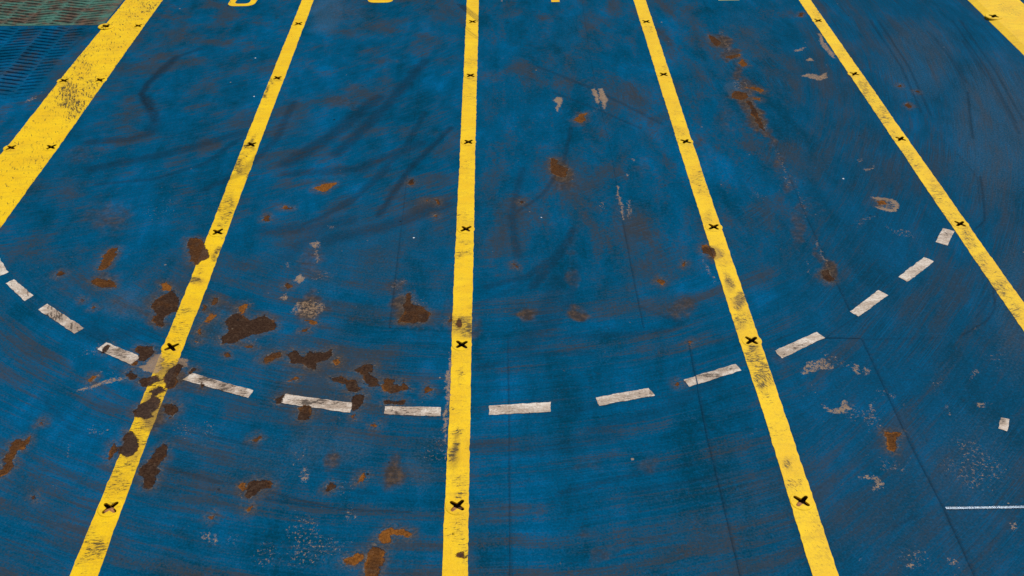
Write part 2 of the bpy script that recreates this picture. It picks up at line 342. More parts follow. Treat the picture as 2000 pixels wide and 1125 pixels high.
# tyre print / rubber on the markings: (x, y, rx, ry, strength)
TREAD = [
 (150,180,50,60,.2), (230,70,50,60,.12),
 (1700,190,40,120,.3), (1850,400,40,90,.3), (1950,560,40,60,.35),
 (165,1060,26,70,.45), (225,920,26,70,.42), (270,820,26,50,.5), (300,760,30,40,.5), (345,650,30,40,.35), (480,320,14,60,.35), (440,420,14,70,.4),
 (140,195,26,44,1.), (175,180,24,26,.55), (165,130,24,40,.45), (150,140,26,22,.4), (110,205,30,20,.3), (215,90,40,16,.3), (285,8,22,14,.65), (250,30,30,16,.35),
 (90,110,30,20,.2), (60,320,40,30,.15), (75,325,6,8,.5), (30,300,30,20,.15),
 (490,285,10,22,.9), (470,325,14,22,.8), (478,345,12,12,.7), (450,392,14,18,.6), (440,415,18,18,.6), (424,482,8,10,.95), (418,500,10,12,.7), (380,540,18,9,.95), (385,520,14,9,.4),
 (520,178,5,16,1.), (530,160,6,8,.7), (545,150,8,10,.6), (430,440,14,12,.5), (360,610,20,10,.55), (340,650,22,14,.3), (320,708,24,18,.6), (335,705,20,12,.6),
 (255,900,24,20,.5), (240,935,24,30,.5), (215,960,20,10,.3), (180,1070,30,24,.75), (170,1090,24,16,.6), (290,830,20,24,.6), (260,850,20,20,.4), (280,870,20,20,.4),
 (910,470,20,8,.55), (910,490,20,9,.6), (915,160,16,10,.35), (918,128,16,10,.3), (917,190,14,22,.25), (912,320,14,24,.2), (908,420,16,18,.3), (908,640,24,20,.75),
 (888,885,9,22,1.), (890,850,12,10,.6), (893,940,24,16,.45), (893,965,24,8,.55), (906,730,8,16,.6), (893,790,22,24,.2), (895,1020,20,20,.4), (890,1050,22,30,.35), (903,1080,20,20,.3),
 (1330,260,14,20,.4), (1350,300,14,20,.35), (1365,350,20,18,.5), (1380,370,20,14,.4), (1385,425,16,10,.5), (1320,220,12,16,.3), (1300,100,10,30,.2), (1270,50,14,10,.35), (1300,135,10,10,.4),
 (1424,545,14,16,.8), (1440,590,16,24,.75), (1445,630,20,20,.55), (1470,700,22,40,.75), (1490,745,22,40,.8), (1400,490,16,20,.4), (1415,510,14,16,.4), (1515,840,22,16,.35), (1540,905,10,16,.75), (1550,950,24,26,.5), (1590,1040,24,40,.35), (1610,1090,24,20,.3),
 (1600,40,16,30,.3), (1640,100,14,20,.35), (1690,180,16,26,.65), (1720,220,18,26,.6), (1750,265,16,16,.4), (1770,310,16,20,.5), (1790,330,16,20,.5), (1830,380,18,24,.5), (1860,420,20,18,.5), (1890,470,20,30,.65), (1920,520,20,30,.6), (1950,565,22,24,.7), (1985,610,22,24,.6),
 (930,10,10,12,.1), (600,10,12,10,.1), (1970,20,30,16,.35), (1960,90,30,30,.2),
 (30,300,18,10,.2), (45,570,12,10,.3), (110,612,20,14,.95), (140,635,18,12,.85), (90,600,8,6,.6), (240,690,24,10,.8), (400,735,26,10,.9), (440,750,26,14,.8), (470,765,18,12,.7),
 (600,782,40,12,1.), (650,795,30,10,.5), (790,800,40,8,.6), (840,804,20,8,.7), (970,792,20,4,.5), (1010,798,50,10,.35), (1250,775,26,10,.5), (1273,768,8,8,.9), (1215,785,40,10,.4),
 (1390,733,34,9,.85), (1345,745,12,6,.6), (1420,722,26,8,.6), (1560,675,40,14,.5), (1535,685,20,10,.5), (1700,595,30,16,.3), (1788,528,26,16,.3), (1845,464,14,12,.4), (1846,462,4,8,.7), (1960,827,12,12,.8),
]
# grey abraded scuffs: (x, y, rx, ry, strength)
GREY = [
 (250,590,90,45,.5), (430,640,110,60,.45), (560,700,140,60,.4), (700,760,120,60,.4), (330,800,60,50,.45), (620,560,60,60,.4), (860,560,40,70,.35), (520,900,140,80,.4), (120,330,60,50,.3),
 (1950,250,140,220,.55), (1800,120,120,120,.5), (1900,900,160,160,.4), (1750,1030,130,110,.3), (1990,600,80,200,.5), (1450,80,90,90,.4), (1120,100,60,120,.35), (1200,300,120,120,.2),
 (640,20,60,60,.6), (700,40,40,50,.4), (600,870,70,60,.5), (680,870,60,60,.5), (820,920,40,60,.5), (840,860,30,40,.4), (400,860,60,50,.45), (450,930,60,40,.4), (560,620,60,30,.3),
 (740,520,90,40,.35), (660,490,60,50,.3), (850,520,30,60,.3), (1430,170,22,22,.6), (1450,210,20,30,.35), (1470,1000,60,100,.35), (1400,1060,80,60,.25), (1320,1060,80,40,.25),
 (200,930,60,40,.2), (120,860,60,40,.2), (430,1060,60,50,.3), (560,1080,60,40,.3), (640,1080,60,40,.4), (1650,560,60,60,.15), (1580,600,40,60,.2),
 (1680,240,80,100,.3), (540,440,60,30,.25), (420,560,30,30,.3),
]
SEAMS = [
 ("weld seam", .011, [(1135,-20),(1150,90),(1165,170),(1180,235),(1195,300),(1217,430),(1240,555),(1258,640)]),
 ("weld seam", .012, [(1345,665),(1358,730),(1380,845),(1407,955),(1447,1125),(1460,1180)]),
 ("weld seam", .013, [(1370,-10),(1400,60),(1440,130),(1470,192),(1500,255),(1540,340),(1580,432),(1625,532),(1660,605)]),
 ("weld seam", .014, [(1684,661),(1720,738),(1750,804),(1800,908),(1845,994),(1905,1125),(1925,1170)]),
 ("weld seam", .011, [(826,100),(815,200),(800,310),(790,400),(776,520),(762,640)]),
 ("weld seam", .010, [(993,660),(995,830),(997,1125),(998,1180)]),
 ("weld seam", .011, [(1612,660),(1640,660),(1684,661)]),
 ("weld seam", .015, [(1847,993),(1920,992),(2000,991),(2080,990)]),
]

_RG = [(h, G(p)) for h, p in RUST]
_TG = [(s, G(p)) for s, p in TAN]
_DG = [(hw, s, G(p)) for hw, s, p in DARK]
_SG = [(hw * (.66 if hw != .015 else 1.), G(p)) for _, hw, p in SEAMS]


def _segd(P, A, B):
    d = B - A
    t = np.clip(((P - A) @ d) / max(d @ d, 1e-9), 0, 1)
    q = P - A - t[:, None] * d
    return np.sqrt((q * q).sum(1))


def poly_sd(P, poly):
    n = len(poly); dist = np.full(len(P), 9.); ins = np.zeros(len(P), bool)
    for i in range(n):
        A, B = poly[i], poly[(i + 1) % n]
        dist = np.minimum(dist, _segd(P, A, B))
        c = (A[1] > P[:, 1]) != (B[1] > P[:, 1])
        xx = (B[0] - A[0]) * (P[:, 1] - A[1]) / (B[1] - A[1] + 1e-12) + A[0]
        ins ^= c & (P[:, 0] < xx)
    return np.where(ins, dist, -dist)


def line_d(P, path):
    d = np.full(len(P), 9.)
    for i in range(len(path) - 1):
        d = np.minimum(d, _segd(P, path[i], path[i + 1]))
    return d


def near(P, q, m):
    lo, hi = q.min(0) - m, q.max(0) + m
    return np.nonzero((P[:, 0] > lo[0]) & (P[:, 0] < hi[0]) & (P[:, 1] > lo[1]) & (P[:, 1] < hi[1]))[0]


def masks(P):
    N = len(P)
    W = P + np.c_[fbm(P, 6, 2, 1), fbm(P, 6, 2, 2)] * .06 + np.c_[fbm(P, 17, 3, 3), fbm(P, 17, 3, 4)] * .055
    A = np.zeros((N, 4)); B = np.zeros((N, 4)); C = np.zeros((N, 4))
    sdm = np.full(N, -.15); hue = np.zeros(N); near_best = np.full(N, -9.)
    for h, q in _RG:
        i = near(W, q, .2)
        if len(i):
            s = poly_sd(W[i], q)
            b = s > near_best[i]
            near_best[i] = np.where(b, s, near_best[i]); hue[i] = np.where(b, h, hue[i])
    sdm = np.clip(near_best, -.15, .15)
    A[:, 0] = .5 + sdm / .3
    A[:, 1] = hue
    for s, q in _TG:
        i = near(W, q, .15)
        if len(i):
            d = poly_sd(W[i], q)
            A[i, 2] = np.maximum(A[i, 2], s * sstep(d, -.055, .025))
    px = PX(P)
    wx = px + np.c_[fbm(P, 3.5, 3, 5), fbm(P, 3.5, 3, 6)] * 40

    def blobs(L, out):
        for x, y, rx, ry, s in L:
            i = np.nonzero((np.abs(wx[:, 0] - x) < rx * 1.6) & (np.abs(wx[:, 1] - y) < ry * 1.6))[0]
            if len(i):
                e = np.hypot((wx[i, 0] - x) / rx, (wx[i, 1] - y) / ry)
                out[i] = np.maximum(out[i], s * (1 - sstep(e, .35, 1.35)))
    o = np.zeros(N); blobs(SOFT, o); A[:, 3] = o
    o = np.zeros(N); blobs(AMB, o); A[:, 2] = np.maximum(A[:, 2], np.minimum(o, .49) * sstep(fbm(P, 2.6, 5, 31), -.10, .20))
    for hw, s, q in _DG:
        i = near(P, q, hw * 2 + .05)
        if len(i):
            d = line_d(P[i] + (W[i] - P[i]) * min(1, hw * 9), q)
            B[i, 0] = np.maximum(B[i, 0], s * (1 - sstep(d, hw * .3, hw * 1.5)))
    for hw, q in _SG:
        i = near(P, q, .08)
        if len(i):
            d = line_d(P[i], q)
            far_ = sstep(P[i, 1], 8.5, 12.5)
            B[i, 0] = np.maximum(B[i, 0], (.42 - .34 * far_) * (1 - sstep(d, hw * .9, hw * 2.2)))
    o = np.zeros(N); blobs(GREY, o); B[:, 1] = o
    B[:, 2] = np.clip(.5 + fbm(P * np.array([1, .8]), .9, 4, 8) * 1.6, 0, 1)
    o = np.zeros(N); blobs(TREAD, o); B[:, 3] = o
    x, y = px[:, 0] + fbm(P, .8, 2, 9) * 260, px[:, 1] + fbm(P, .8, 2, 10) * 160
    w1 = sstep(y, 430, 620) * (1 - .75 * sstep(x, 1560, 1760))
    w3 = sstep(x, 1480, 1640) * (1 - sstep(y, 900, 1200) * .4)
    w2 = (1 - sstep(x, 820, 1000)) * (1 - sstep(y, 430, 620))
    C[:, 0], C[:, 1], C[:, 2] = w1, w2, w3
    C[:, 3] = sstep(px[:, 0], 1350, 1750)
    return A, B, C


# ------------------------------------------------------------------ node helpers
class T:
    def __init__(s, name):
        s.m = bpy.data.materials.new(name); s.m.use_nodes = True
        s.t = s.m.node_tree; s.b = s.t.nodes["Principled BSDF"]
        s.pos = s.n("ShaderNodeNewGeometry").outputs["Position"]

    def n(s, k, **kw):
        x = s.t.nodes.new(k)
        for a, v in kw.items(): setattr(x, a, v)
        return x

    def put(s, sock, v):
        if hasattr(v, "is_linked") or isinstance(v, bpy.types.NodeSocket): s.t.links.new(v, sock)
        elif isinstance(v, tuple) and len(v) == 3 and sock.type == 'RGBA': sock.default_value = (*v, 1)
        else: sock.default_value = v

    def ma(s, op, a, b=0., c=0., clamp=False):
        x = s.n("ShaderNodeMath", operation=op, use_clamp=clamp)
        s.put(x.inputs[0], a); s.put(x.inputs[1], b); s.put(x.inputs[2], c)
        return x.outputs[0]

    def add(s, *a):
        o = a[0]
        for k in a[1:]: o = s.ma('ADD', o, k)
        return o

    def mul(s, *a):
        o = a[0]
        for k in a[1:]: o = s.ma('MULTIPLY', o, k)
        return o

    def ss(s, x, a, b, lo=0., hi=1.):
        r = s.n("ShaderNodeMapRange", interpolation_type='SMOOTHSTEP')
        s.put(r.inputs[0], x); s.put(r.inputs[1], a); s.put(r.inputs[2], b); s.put(r.inputs[3], lo); s.put(r.inputs[4], hi)
        return r.outputs[0]

    def vm(s, op, a, b=(0, 0, 0)):
        x = s.n("ShaderNodeVectorMath", operation=op)
        s.put(x.inputs[0], a); s.put(x.inputs[1], b)
        return x.outputs[0]

    def noise(s, scale, detail=3., rough=.55, vec=None, dist=0.):
        x = s.n("ShaderNodeTexNoise")
        s.put(x.inputs["Vector"], vec if vec is not None else s.pos)
        x.inputs["Scale"].default_value = scale; x.inputs["Detail"].default_value = detail
        x.inputs["Roughness"].default_value = rough; x.inputs["Distortion"].default_value = dist
        return x.outputs[0]

    def mix(s, f, a, b, mode='MIX'):
        x = s.n("ShaderNodeMix", data_type='RGBA', blend_type=mode)
        s.put(x.inputs[0], f); s.put(x.inputs[6], a); s.put(x.inputs[7], b)
        return x.outputs[2]

    def xyz(s, x, y, z=0.):
        c = s.n("ShaderNodeCombineXYZ")
        s.put(c.inputs[0], x); s.put(c.inputs[1], y); s.put(c.inputs[2], z)
        return c.outputs[0]

    def sep(s, v):
        c = s.n("ShaderNodeSeparateXYZ"); s.put(c.inputs[0], v)
        return c.outputs

    def attr(s, name):
        a = s.n("ShaderNodeAttribute", attribute_name=name)
        c = s.n("ShaderNodeSeparateColor"); s.t.links.new(a.outputs["Color"], c.inputs[0])
        return c.outputs[0], c.outputs[1], c.outputs[2], a.outputs["Alpha"]

    def polar(s, c, fr, ft, mode, seed, wob=.25):
        """streaks that run round a turning circle centred at c"""
        wv = s.n("ShaderNodeTexNoise"); s.put(wv.inputs["Vector"], s.pos); wv.inputs["Scale"].default_value = .9; wv.inputs["Detail"].default_value = 2
        off = s.vm('SCALE', s.vm('SUBTRACT', wv.outputs[1], (.5, .5, .5))); off.node.inputs[3].default_value = wob
        p = s.sep(s.vm('ADD', s.vm('SUBTRACT', s.pos, (c[0], c[1], 0)), off))
        r = s.ma('SQRT', s.add(s.mul(p[0], p[0]), s.mul(p[1], p[1])))
        th = s.ma('ARCTAN2', p[0], s.ma('MULTIPLY', p[1], -1.)) if mode == 'down' else s.ma('ARCTAN2', p[1], p[0])
        return s.xyz(s.mul(r, fr), s.mul(th, ft), seed)

    def done(s, col, rough, bump=None, dist=.004, strength=.6, spec=.35):
        s.put(s.b.inputs["Base Color"], col); s.put(s.b.inputs["Roughness"], rough)
        s.b.inputs["Specular IOR Level"].default_value = spec
        if bump is not None:
            b = s.n("ShaderNodeBump"); b.inputs["Distance"].default_value = dist; b.inputs["Strength"].default_value = strength
            s.put(b.inputs["Height"], bump); s.t.links.new(b.outputs[0], s.b.inputs["Normal"])
        return s.m


def circle_fit(p):
    a = np.c_[2 * p, np.ones(len(p))]
    s = np.linalg.lstsq(a, (p * p).sum(1), rcond=None)[0]
    return s[0], s[1]


C1 = circle_fit(G([(15,540),(120,622),(240,690),(425,745),(620,788),(806,802),(1015,799),(1220,774),(1390,733),(1562,675),(1698,593),(1788,527),(1845,463)]))
C2 = (-8.4, 21.8); C3 = (-6.0, 16.5)


def overlay(t, col, rough, kind):
    """rust, scraped primer, rubber and dirt from the surveyed masks; returns colour, roughness, height"""
    r, hue, tan, soft = t.attr("mask_rust")
    dark, grey, wear, tread = t.attr("mask_dirt")
    n25, n90 = t.noise(22, 3), t.noise(85, 2)
    if kind == 'blue':
        f = t.ss(t.add(grey, t.mul(t.ma('SUBTRACT', t.noise(45, 5, .75), .5), 1.5)), .30, 1.0, 0., .55)
        col = t.mix(f, col, (.085, .105, .135))
    f = t.ss(t.add(soft, t.mul(t.ma('SUBTRACT', t.noise(11, 6, .72), .5), 1.1)), .14, .85, 0., .92)
    f = t.mul(f, t.ss(soft, 0., .12))
    f = t.mul(f, t.ss(n90, .2, .55, .6, 1.))
    stain = t.mix(t.ss(t.noise(13, 6, .75), .45, .62), (.040, .029, .022), (.098, .060, .033))
    col = t.mix(f, col, stain if kind == 'blue' else (.23, .14, .035))
    # rubber
    f = t.mul(dark, t.ss(t.noise(34, 4, .7), .25, .6, .35, 1.))
    col = t.mix(t.mul(f, .85 if kind == 'blue' else .9), col, (.008, .014, .022) if kind == 'blue' else (.03, .025, .012))
    # scraped primer
    tan = t.add(tan, 0.)
    tt = t.add(tan, t.mul(t.ma('SUBTRACT', t.noise(30, 5, .75), .5), 1.5), t.mul(t.ma('SUBTRACT', n90, .5), .6), -.06)
    f = t.mul(t.ss(tt, .50, .70), t.ss(tan, .03, .2))
    f = t.mul(f, t.ss(n90, .25, .6, .55, 1.))
    col = t.mix(t.mul(f, .9), col, t.mix(t.noise(14), (.17, .10, .055), (.40, .285, .185)))
    # rust
    d = t.mul(t.ma('SUBTRACT', r, .5), .3)
    de = t.add(d, t.mul(t.ma('SUBTRACT', n25, .5), .035), t.mul(t.ma('SUBTRACT', t.noise(10, 2, .5), .5), .045), t.mul(t.ma('SUBTRACT', n90, .5), .016), t.mul(t.ma('SUBTRACT', t.noise(33, 6, .85), .5), .05), .002)
    halo = t.mul(t.ss(de, -.09, -.004), t.ss(t.noise(40, 4, .7), .42, .62), .5)
    if kind == 'blue':
        bleed = t.mul(t.ss(de, -.12, .0), t.ss(t.noise(7, 5, .7), .40, .66), .75)
        col = t.mix(t.mul(bleed, .8), col, (.042, .032, .026))
        col = t.mix(halo, col, (.115, .085, .06))
        rim = t.mul(t.ss(de, -.016, -.003), t.ss(t.noise(18, 3, .7), .52, .64), .5)      # primer showing round the flaked edge
        col = t.mix(rim, col, (.26, .19, .125))
    m = t.ss(de, -.004, .006)
    fringe = t.mul(t.ss(de, .03, .004), t.ss(t.noise(5, 2), .48, .68), .55)
    h = t.add(hue, fringe, t.mul(t.ma('SUBTRACT', t.noise(6, 5, .7), .5), 1.3))
    rc = t.mix(t.ss(h, .05, .5), (.052, .029, .019), (.112, .048, .017))
    rc = t.mix(t.ss(t.noise(11, 6, .8), .50, .64, 0., .55), rc, (.105, .066, .042))
    rc = t.mix(t.ss(h, .45, 1.0), rc, (.26, .098, .020))
    rc = t.mix(t.ss(t.noise(45, 5, .8), .36, .62), t.mix(1., rc, (.45, .42, .45), 'MULTIPLY'), rc)
    col = t.mix(m, col, rc)
    rough = t.ma('MAXIMUM', rough, t.mul(m, .9))
    return col, rough, m, tread, wear, de


def specks(t, col, scale=1.5, tint=(.72, .76, .78), few=.5, where=1.):
    v = t.n("ShaderNodeTexVoronoi", feature='F1'); t.put(v.inputs["Vector"], t.pos); v.inputs["Scale"].default_value = scale
    c = t.n("ShaderNodeSeparateColor"); t.t.links.new(v.outputs["Color"], c.inputs[0])
    rad = t.add(t.ss(c.outputs[1], 0., 1., .005 * scale, .016 * scale), t.mul(t.ma('SUBTRACT', t.noise(70, 2), .5), .012 * scale))
    f = t.mul(t.ma('LESS_THAN', v.outputs["Distance"], rad), t.ma('GREATER_THAN', c.outputs[0], few))
    return t.mix(t.mul(f, .85, where), col, tint)


def make_blue(name):
    t = T(name)
    w1, w2, w3, right = t.attr("mask_flow")
    _, _, coarse, _ = t.attr("mask_dirt")

    def streak(vec, a):
        return t.noise(1., 5, .62, vec)
    s1 = streak(t.polar(C1, 7., 5.5, 'down', 1.), 1); s2 = streak(t.polar(C2, 2.2, 16., 'right', 2.), 1); s3 = streak(t.polar(C3, 7., 9., 'right', 3.), 1)
    p = t.sep(t.pos)
    s4 = streak(t.xyz(t.add(t.mul(p[0], 2.4), t.mul(p[1], .3)), t.add(t.mul(p[1], .8), t.mul(p[0], .5)), 4.), 1)
    f1 = t.noise(1., 3, .6, t.polar(C1, 38., 9., 'down', 6., .1)); f3 = t.noise(1., 3, .6, t.polar(C3, 40., 22., 'right', 7., .06))
    f2 = t.noise(1., 3, .6, t.polar(C2, 22., 40., 'right', 8., .12))

    def blend(a, b, c, d):
        o = t.add(t.mul(d, t.ma('SUBTRACT', 1., w2)), t.mul(b, w2))
        o = t.add(t.mul(o, t.ma('SUBTRACT', 1., w1)), t.mul(a, w1))
        return t.add(t.mul(o, t.ma('SUBTRACT', 1., w3)), t.mul(c, w3))
    s = blend(s1, s2, s3, s4)
    fs = blend(f1, f2, f3, t.noise(20, 4, .6))
    lane = t.xyz(p[0], t.mul(p[1], .42), 0.)
    big = t.noise(.6, 4, .6, lane); mid = t.noise(2.6, 6, .66, lane, .4); fine = t.noise(55, 4, .7); grit = t.noise(190, 2, .6)
    tone = t.add(t.mul(s, .36), t.mul(mid, .66), t.mul(big, .51), t.mul(t.ma('SUBTRACT', fs, .5), .28), t.mul(t.ma('SUBTRACT', fine, .5), .22), -.26)
    col = t.mix(t.ss(tone, .30, .54), (.0003, .041, .078), (.0002, .075, .166))
    col = t.mix(t.ss(tone, .50, .74), col, (.0002, .122, .300))
    # grey-brown rubber film worn in along the tracks
    s5 = blend(t.noise(1., 5, .6, t.polar(C1, 3.2, 2.6, 'down', 11.)), t.noise(1., 5, .6, t.polar(C2, 1.6, 12., 'right', 12.)), t.noise(1., 5, .6, t.polar(C3, 4., 6., 'right', 13.)), t.noise(1.9, 5, .62, lane, .5))
    film = t.add(t.mul(s5, .8), t.mul(mid, .25), t.mul(coarse, .22), t.mul(t.ma('SUBTRACT', fs, .5), .4), t.mul(right, .03), t.mul(t.ma('SUBTRACT', fine, .5), .55))
    f = t.ss(film, .60, .80, 0., .55)
    col = t.mix(f, col, t.mix(t.noise(3.2, 3), (.018, .040, .055), (.055, .043, .034)))
    pb = t.add(t.mul(s5, .55), t.mul(t.noise(6., 6, .74, lane), .45), t.mul(t.ma('SUBTRACT', fine, .5), .35), t.mul(coarse, .10))
    col = t.mix(t.mul(t.ss(pb, .615, .69), t.add(.52, t.mul(right, -.3))), col, t.mix(t.noise(4., 3), (.026, .034, .040), (.070, .048, .036)))
    col = t.mix(t.mul(right, .40), col, (.008, .044, .088))
    col = t.mix(t.ss(fine, .25, .65, .45, .0), col, (.002, .020, .042))
    dry = t.noise(26, 6, .82)                                  # broken, dry-brushed top coat
    col = t.mix(t.ss(dry, .52, .60, 0., .30), col, (.0004, .108, .265))
    col = t.mix(t.ss(t.add(t.noise(31, 6, .82), t.mul(t.ma('SUBTRACT', fs, .5), .5)), .55, .64, 0., .42), col, (.016, .026, .036))
    a1 = blend(t.noise(1., 2, .6, t.polar(C1, 120., 5., 'down', 21., .05)), t.noise(1., 2, .6, t.polar(C2, 90., 16., 'right', 22., .08)), t.noise(1., 2, .6, t.polar(C3, 105., 9., 'right', 23., .04)), t.noise(1., 2, .6, t.polar(C1, 80., 7., 'down', 24., .3)))
    am = t.ss(t.add(t.noise(.9, 4, .65), t.mul(right, .05)), .47, .62)
    col = t.mix(t.mul(t.ss(a1, .56, .64), am, .4), col, (.010, .024, .038))
    col = t.mix(t.mul(t.ss(a1, .44, .36), am, .35), col, (.0006, .105, .25))
    sf = t.add(t.mul(s5, .62), t.mul(fs, .42), t.mul(t.ma('SUBTRACT', fine, .5), .45), t.mul(t.ma('SUBTRACT', a1, .5), .25), t.mul(coarse, .06))
    sf = t.add(sf, t.mul(t.ma('SUBTRACT', mid, .5), .45))
    col = t.mix(t.mul(t.ss(sf, .585, .66), t.add(.44, t.mul(right, -.2))), col, t.mix(t.noise(2.6, 3), (.018, .030, .038), (.060, .044, .034)))
    lines = t.noise(1., 3, .7, t.xyz(t.mul(t.sep(t.pos)[0], 5.), t.mul(t.sep(t.pos)[1], 70.), 3.))
    col = t.mix(t.mul(t.ss(lines, .58, .66), t.ss(t.noise(1.0, 3), .45, .6), .4), col, (.020, .028, .036))
    col = t.mix(t.ss(grit, .45, .75, 0., .16), col, (.010, .06, .11))
    # small chips
    ch = t.mul(t.ss(t.noise(20, 5, .78), .63, .69), t.ss(t.noise(1.1, 3), .5, .62))
    col = t.mix(t.mul(ch, .55), col, (.16, .115, .085))
    rough = t.add(.60, t.mul(mid, .16), t.mul(f, .1))
    col, rough, m, _, _, de = overlay(t, col, rough, 'blue')
    col = specks(t, col)  # white flecks, with sun glints painted in among them
    col = specks(t, col, 4.2, (.30, .22, .15), .78, t.ss(t.noise(.9, 3), .42, .62))
    col = specks(t, col, 6.5, (.008, .010, .012), .80, t.ss(t.noise(1.3, 3), .45, .62))
    h = t.add(t.mul(t.noise(45, 4, .65), .5), t.mul(grit, .22), t.mul(fs, .35), t.mul(mid, .6), t.mul(m, t.add(-2.0, t.mul(t.noise(60, 4, .7), 1.4))))
    return t.done(col, rough, h, .006, .75, .0)


def make_paint(name, kind):
    t = T(name)
    mid = t.noise(3., 4, .6); fine = t.noise(48, 4, .7); grit = t.noise(150, 2, .6)
    if kind == 'yellow':
        col = t.mix(t.ss(mid, .3, .7), (.75, .455, .005), (.83, .545, .005))
        dirt, dk = (.34, .205, .028), (.055, .042, .018)
    elif kind == 'pale':
        col = t.mix(t.ss(mid, .3, .7), (.55, .46, .12), (.62, .52, .2))
        dirt, dk = (.3, .24, .08), (.055, .042, .018)
    else:
        col = t.mix(t.ss(mid, .3, .7), (.55, .47, .40), (.74, .68, .60))
        dirt, dk = (.30, .22, .16), (.06, .045, .035)
    col, rough, m, tread, _, de = overlay(t, col, t.add(.48, t.mul(mid, .15)), kind)
    # general dirt film, then tread prints: many short dark bars across the rolling direction
    pp = t.sep(t.pos)
    smear = t.noise(1., 5, .7, t.xyz(t.mul(pp[0], 3.5), t.mul(pp[1], 13.), 4.))
    f = t.ss(t.add(t.mul(t.noise(6, 5, .7), .25), t.mul(smear, .47), t.mul(fine, .42), t.mul(tread, .14)), .50 if kind != 'white' else .48, .82 if kind != 'white' else .66, 0., .6 if kind != 'white' else .8)
    col2 = t.mix(f, col, dirt)
    p = t.sep(t.pos)
    wob = t.mul(t.ma('SUBTRACT', t.noise(5, 3, .6), .5), .10)
    # bars lie across the tyre's rolling direction: one way on the broad line, another on the narrow ones
    ac = t.add(t.mul(p[0], .953), t.mul(p[1], .303), wob); al = t.add(t.mul(p[0], -.303), t.mul(p[1], .953))
    v1 = t.noise(1., 4, .7, t.xyz(t.mul(ac, 42.), t.mul(al, 7.), 1.))
    v2 = t.noise(1., 4, .7, t.xyz(t.mul(p[0], 14.), t.mul(t.add(p[1], t.mul(p[0], -.1), wob), 62.), 2.))
    v3 = t.noise(1., 4, .7, t.xyz(t.mul(t.add(p[0], t.mul(p[1], .6), wob), 75.), t.mul(t.add(p[1], t.mul(p[0], -.6)), 12.), 3.))
    east = t.ss(p[0], 1.2, 3.); west = t.ss(p[0], -3.9, -4.6)
    pk = t.ss(t.noise(1.7, 1), .47, .53)
    b = t.add(t.mul(v2, t.ma('SUBTRACT', 1., t.mul(pk, east))), t.mul(v3, t.mul(pk, east)))
    v1 = t.add(.5, t.mul(t.ma('SUBTRACT', v1, .5), 1.9), -.06)
    b = t.add(t.mul(b, t.ma('SUBTRACT', 1., west)), t.mul(v1, west))
    patch = t.mul(t.ma('SUBTRACT', t.noise(11, 5, .75), .5), .55)
    k = t.add(t.mul(tread, .37), patch, t.mul(t.ma('SUBTRACT', t.noise(80, 2, .6), .5), .35))
    f = t.ss(t.add(t.mul(t.ma('SUBTRACT', b, .5), 1.6), k), .17, .40, 0., .93)
    col2 = t.mix(f, col2, dk)
    # fine scratches in the coat
    sc1 = t.ss(t.noise(1., 3, .6, t.xyz(t.mul(ac, 70.), t.mul(al, 2.2), 7.)), .60, .72, 0., .4)
    sc2 = t.ss(t.noise(1., 3, .6, t.xyz(t.mul(p[0], 3.), t.mul(p[1], 80.), 8.)), .60, .72, 0., .38)
    col2 = t.mix(t.ma('MAXIMUM', t.mul(sc1, t.ss(t.noise(.9, 2), .45, .6)), t.mul(sc2, t.ss(t.noise(1.2, 2), .45, .6))), col2, dirt)
    # edges of the brushed-on coat scuffed, deck showing through in pinholes
    f = t.mul(t.ss(t.noise(30, 5, .75), .69 if kind != 'white' else .64, .74 if kind != 'white' else .69), .8)
    col2 = t.mix(f, col2, (.05, .055, .06) if kind != 'white' else (.16, .10, .07))
    col = t.mix(m, col2, col)
    h = t.add(t.mul(fine, .6), t.mul(grit, .3), t.mul(mid, .8), t.mul(m, t.add(-2.2, t.mul(t.noise(60, 4, .7), 1.4))), t.mul(f, -.5))
    return t.done(col, rough, h, .006, .7, .15)


def make_green():
    t = T("green_tread_paint")
    n = t.noise(2.2, 5, .65, dist=.6); fine = t.noise(40, 4, .7)
    p = t.sep(t.pos)
    st = t.noise(1., 4, .6, t.xyz(t.mul(p[0], 1.6), t.mul(p[1], 6.), 0.))
    col = t.mix(t.ss(fine, .3, .7), (.022, .095, .072), (.065, .205, .155))
    f = t.ss(t.add(t.mul(n, .6), t.mul(st, .4), t.mul(fine, .25)), .53, .70, 0., .92)
    # paint is worn off the tops of the ribs first
    top = t.ss(p[2], .010, .018)
    f = t.ma('MINIMUM', t.add(f, t.mul(top, t.ss(n, .40, .55), .5)), 1.)
    br = t.mix(t.ss(t.noise(9, 4, .7), .42, .66), (.040, .030, .022), (.13, .065, .038))
    col = t.mix(f, col, br)
    return t.done(col, .7, t.add(fine, t.mul(n, .6)), .006, .6, .25)


def make_simple(name, c1, c2, scale=30, rough=.85, spec=.2, metal=0.):
    t = T(name)
    col = t.mix(t.ss(t.noise(scale, 4, .7), .3, .7), c1, c2)
    t.b.inputs["Metallic"].default_value = metal
    return t.done(col, rough, t.noise(scale * 2, 4, .7), .004, .7, spec)


M_BLUE = make_blue("blue_deck_paint")
M_YEL = make_paint("yellow_line_paint", 'yellow')
M_PALE = make_paint("pale_yellow_paint", 'pale')
M_WHITE = make_paint("white_line_paint", 'white')
M_GREEN = make_green()
M_CUP = make_simple("socket_rust", (.035, .02, .014), (.10, .05, .028))
M_SAND = make_simple("socket_dirt", (.16, .065, .025), (.44, .21, .085), 60)


def make_bead():
    t = T("weld_bead_paint")
    n = t.noise(60, 3, .6); g = t.noise(6, 3)
    col = t.mix(t.ss(n, .3, .7), (.0015, .035, .085), (.002, .075, .18))
    col = t.mix(t.ss(g, .5, .7, 0., .6), col, (.03, .035, .04))
    return t.done(col, t.ss(g, .3, .7, .22, .45), n, .004, .5, .5)


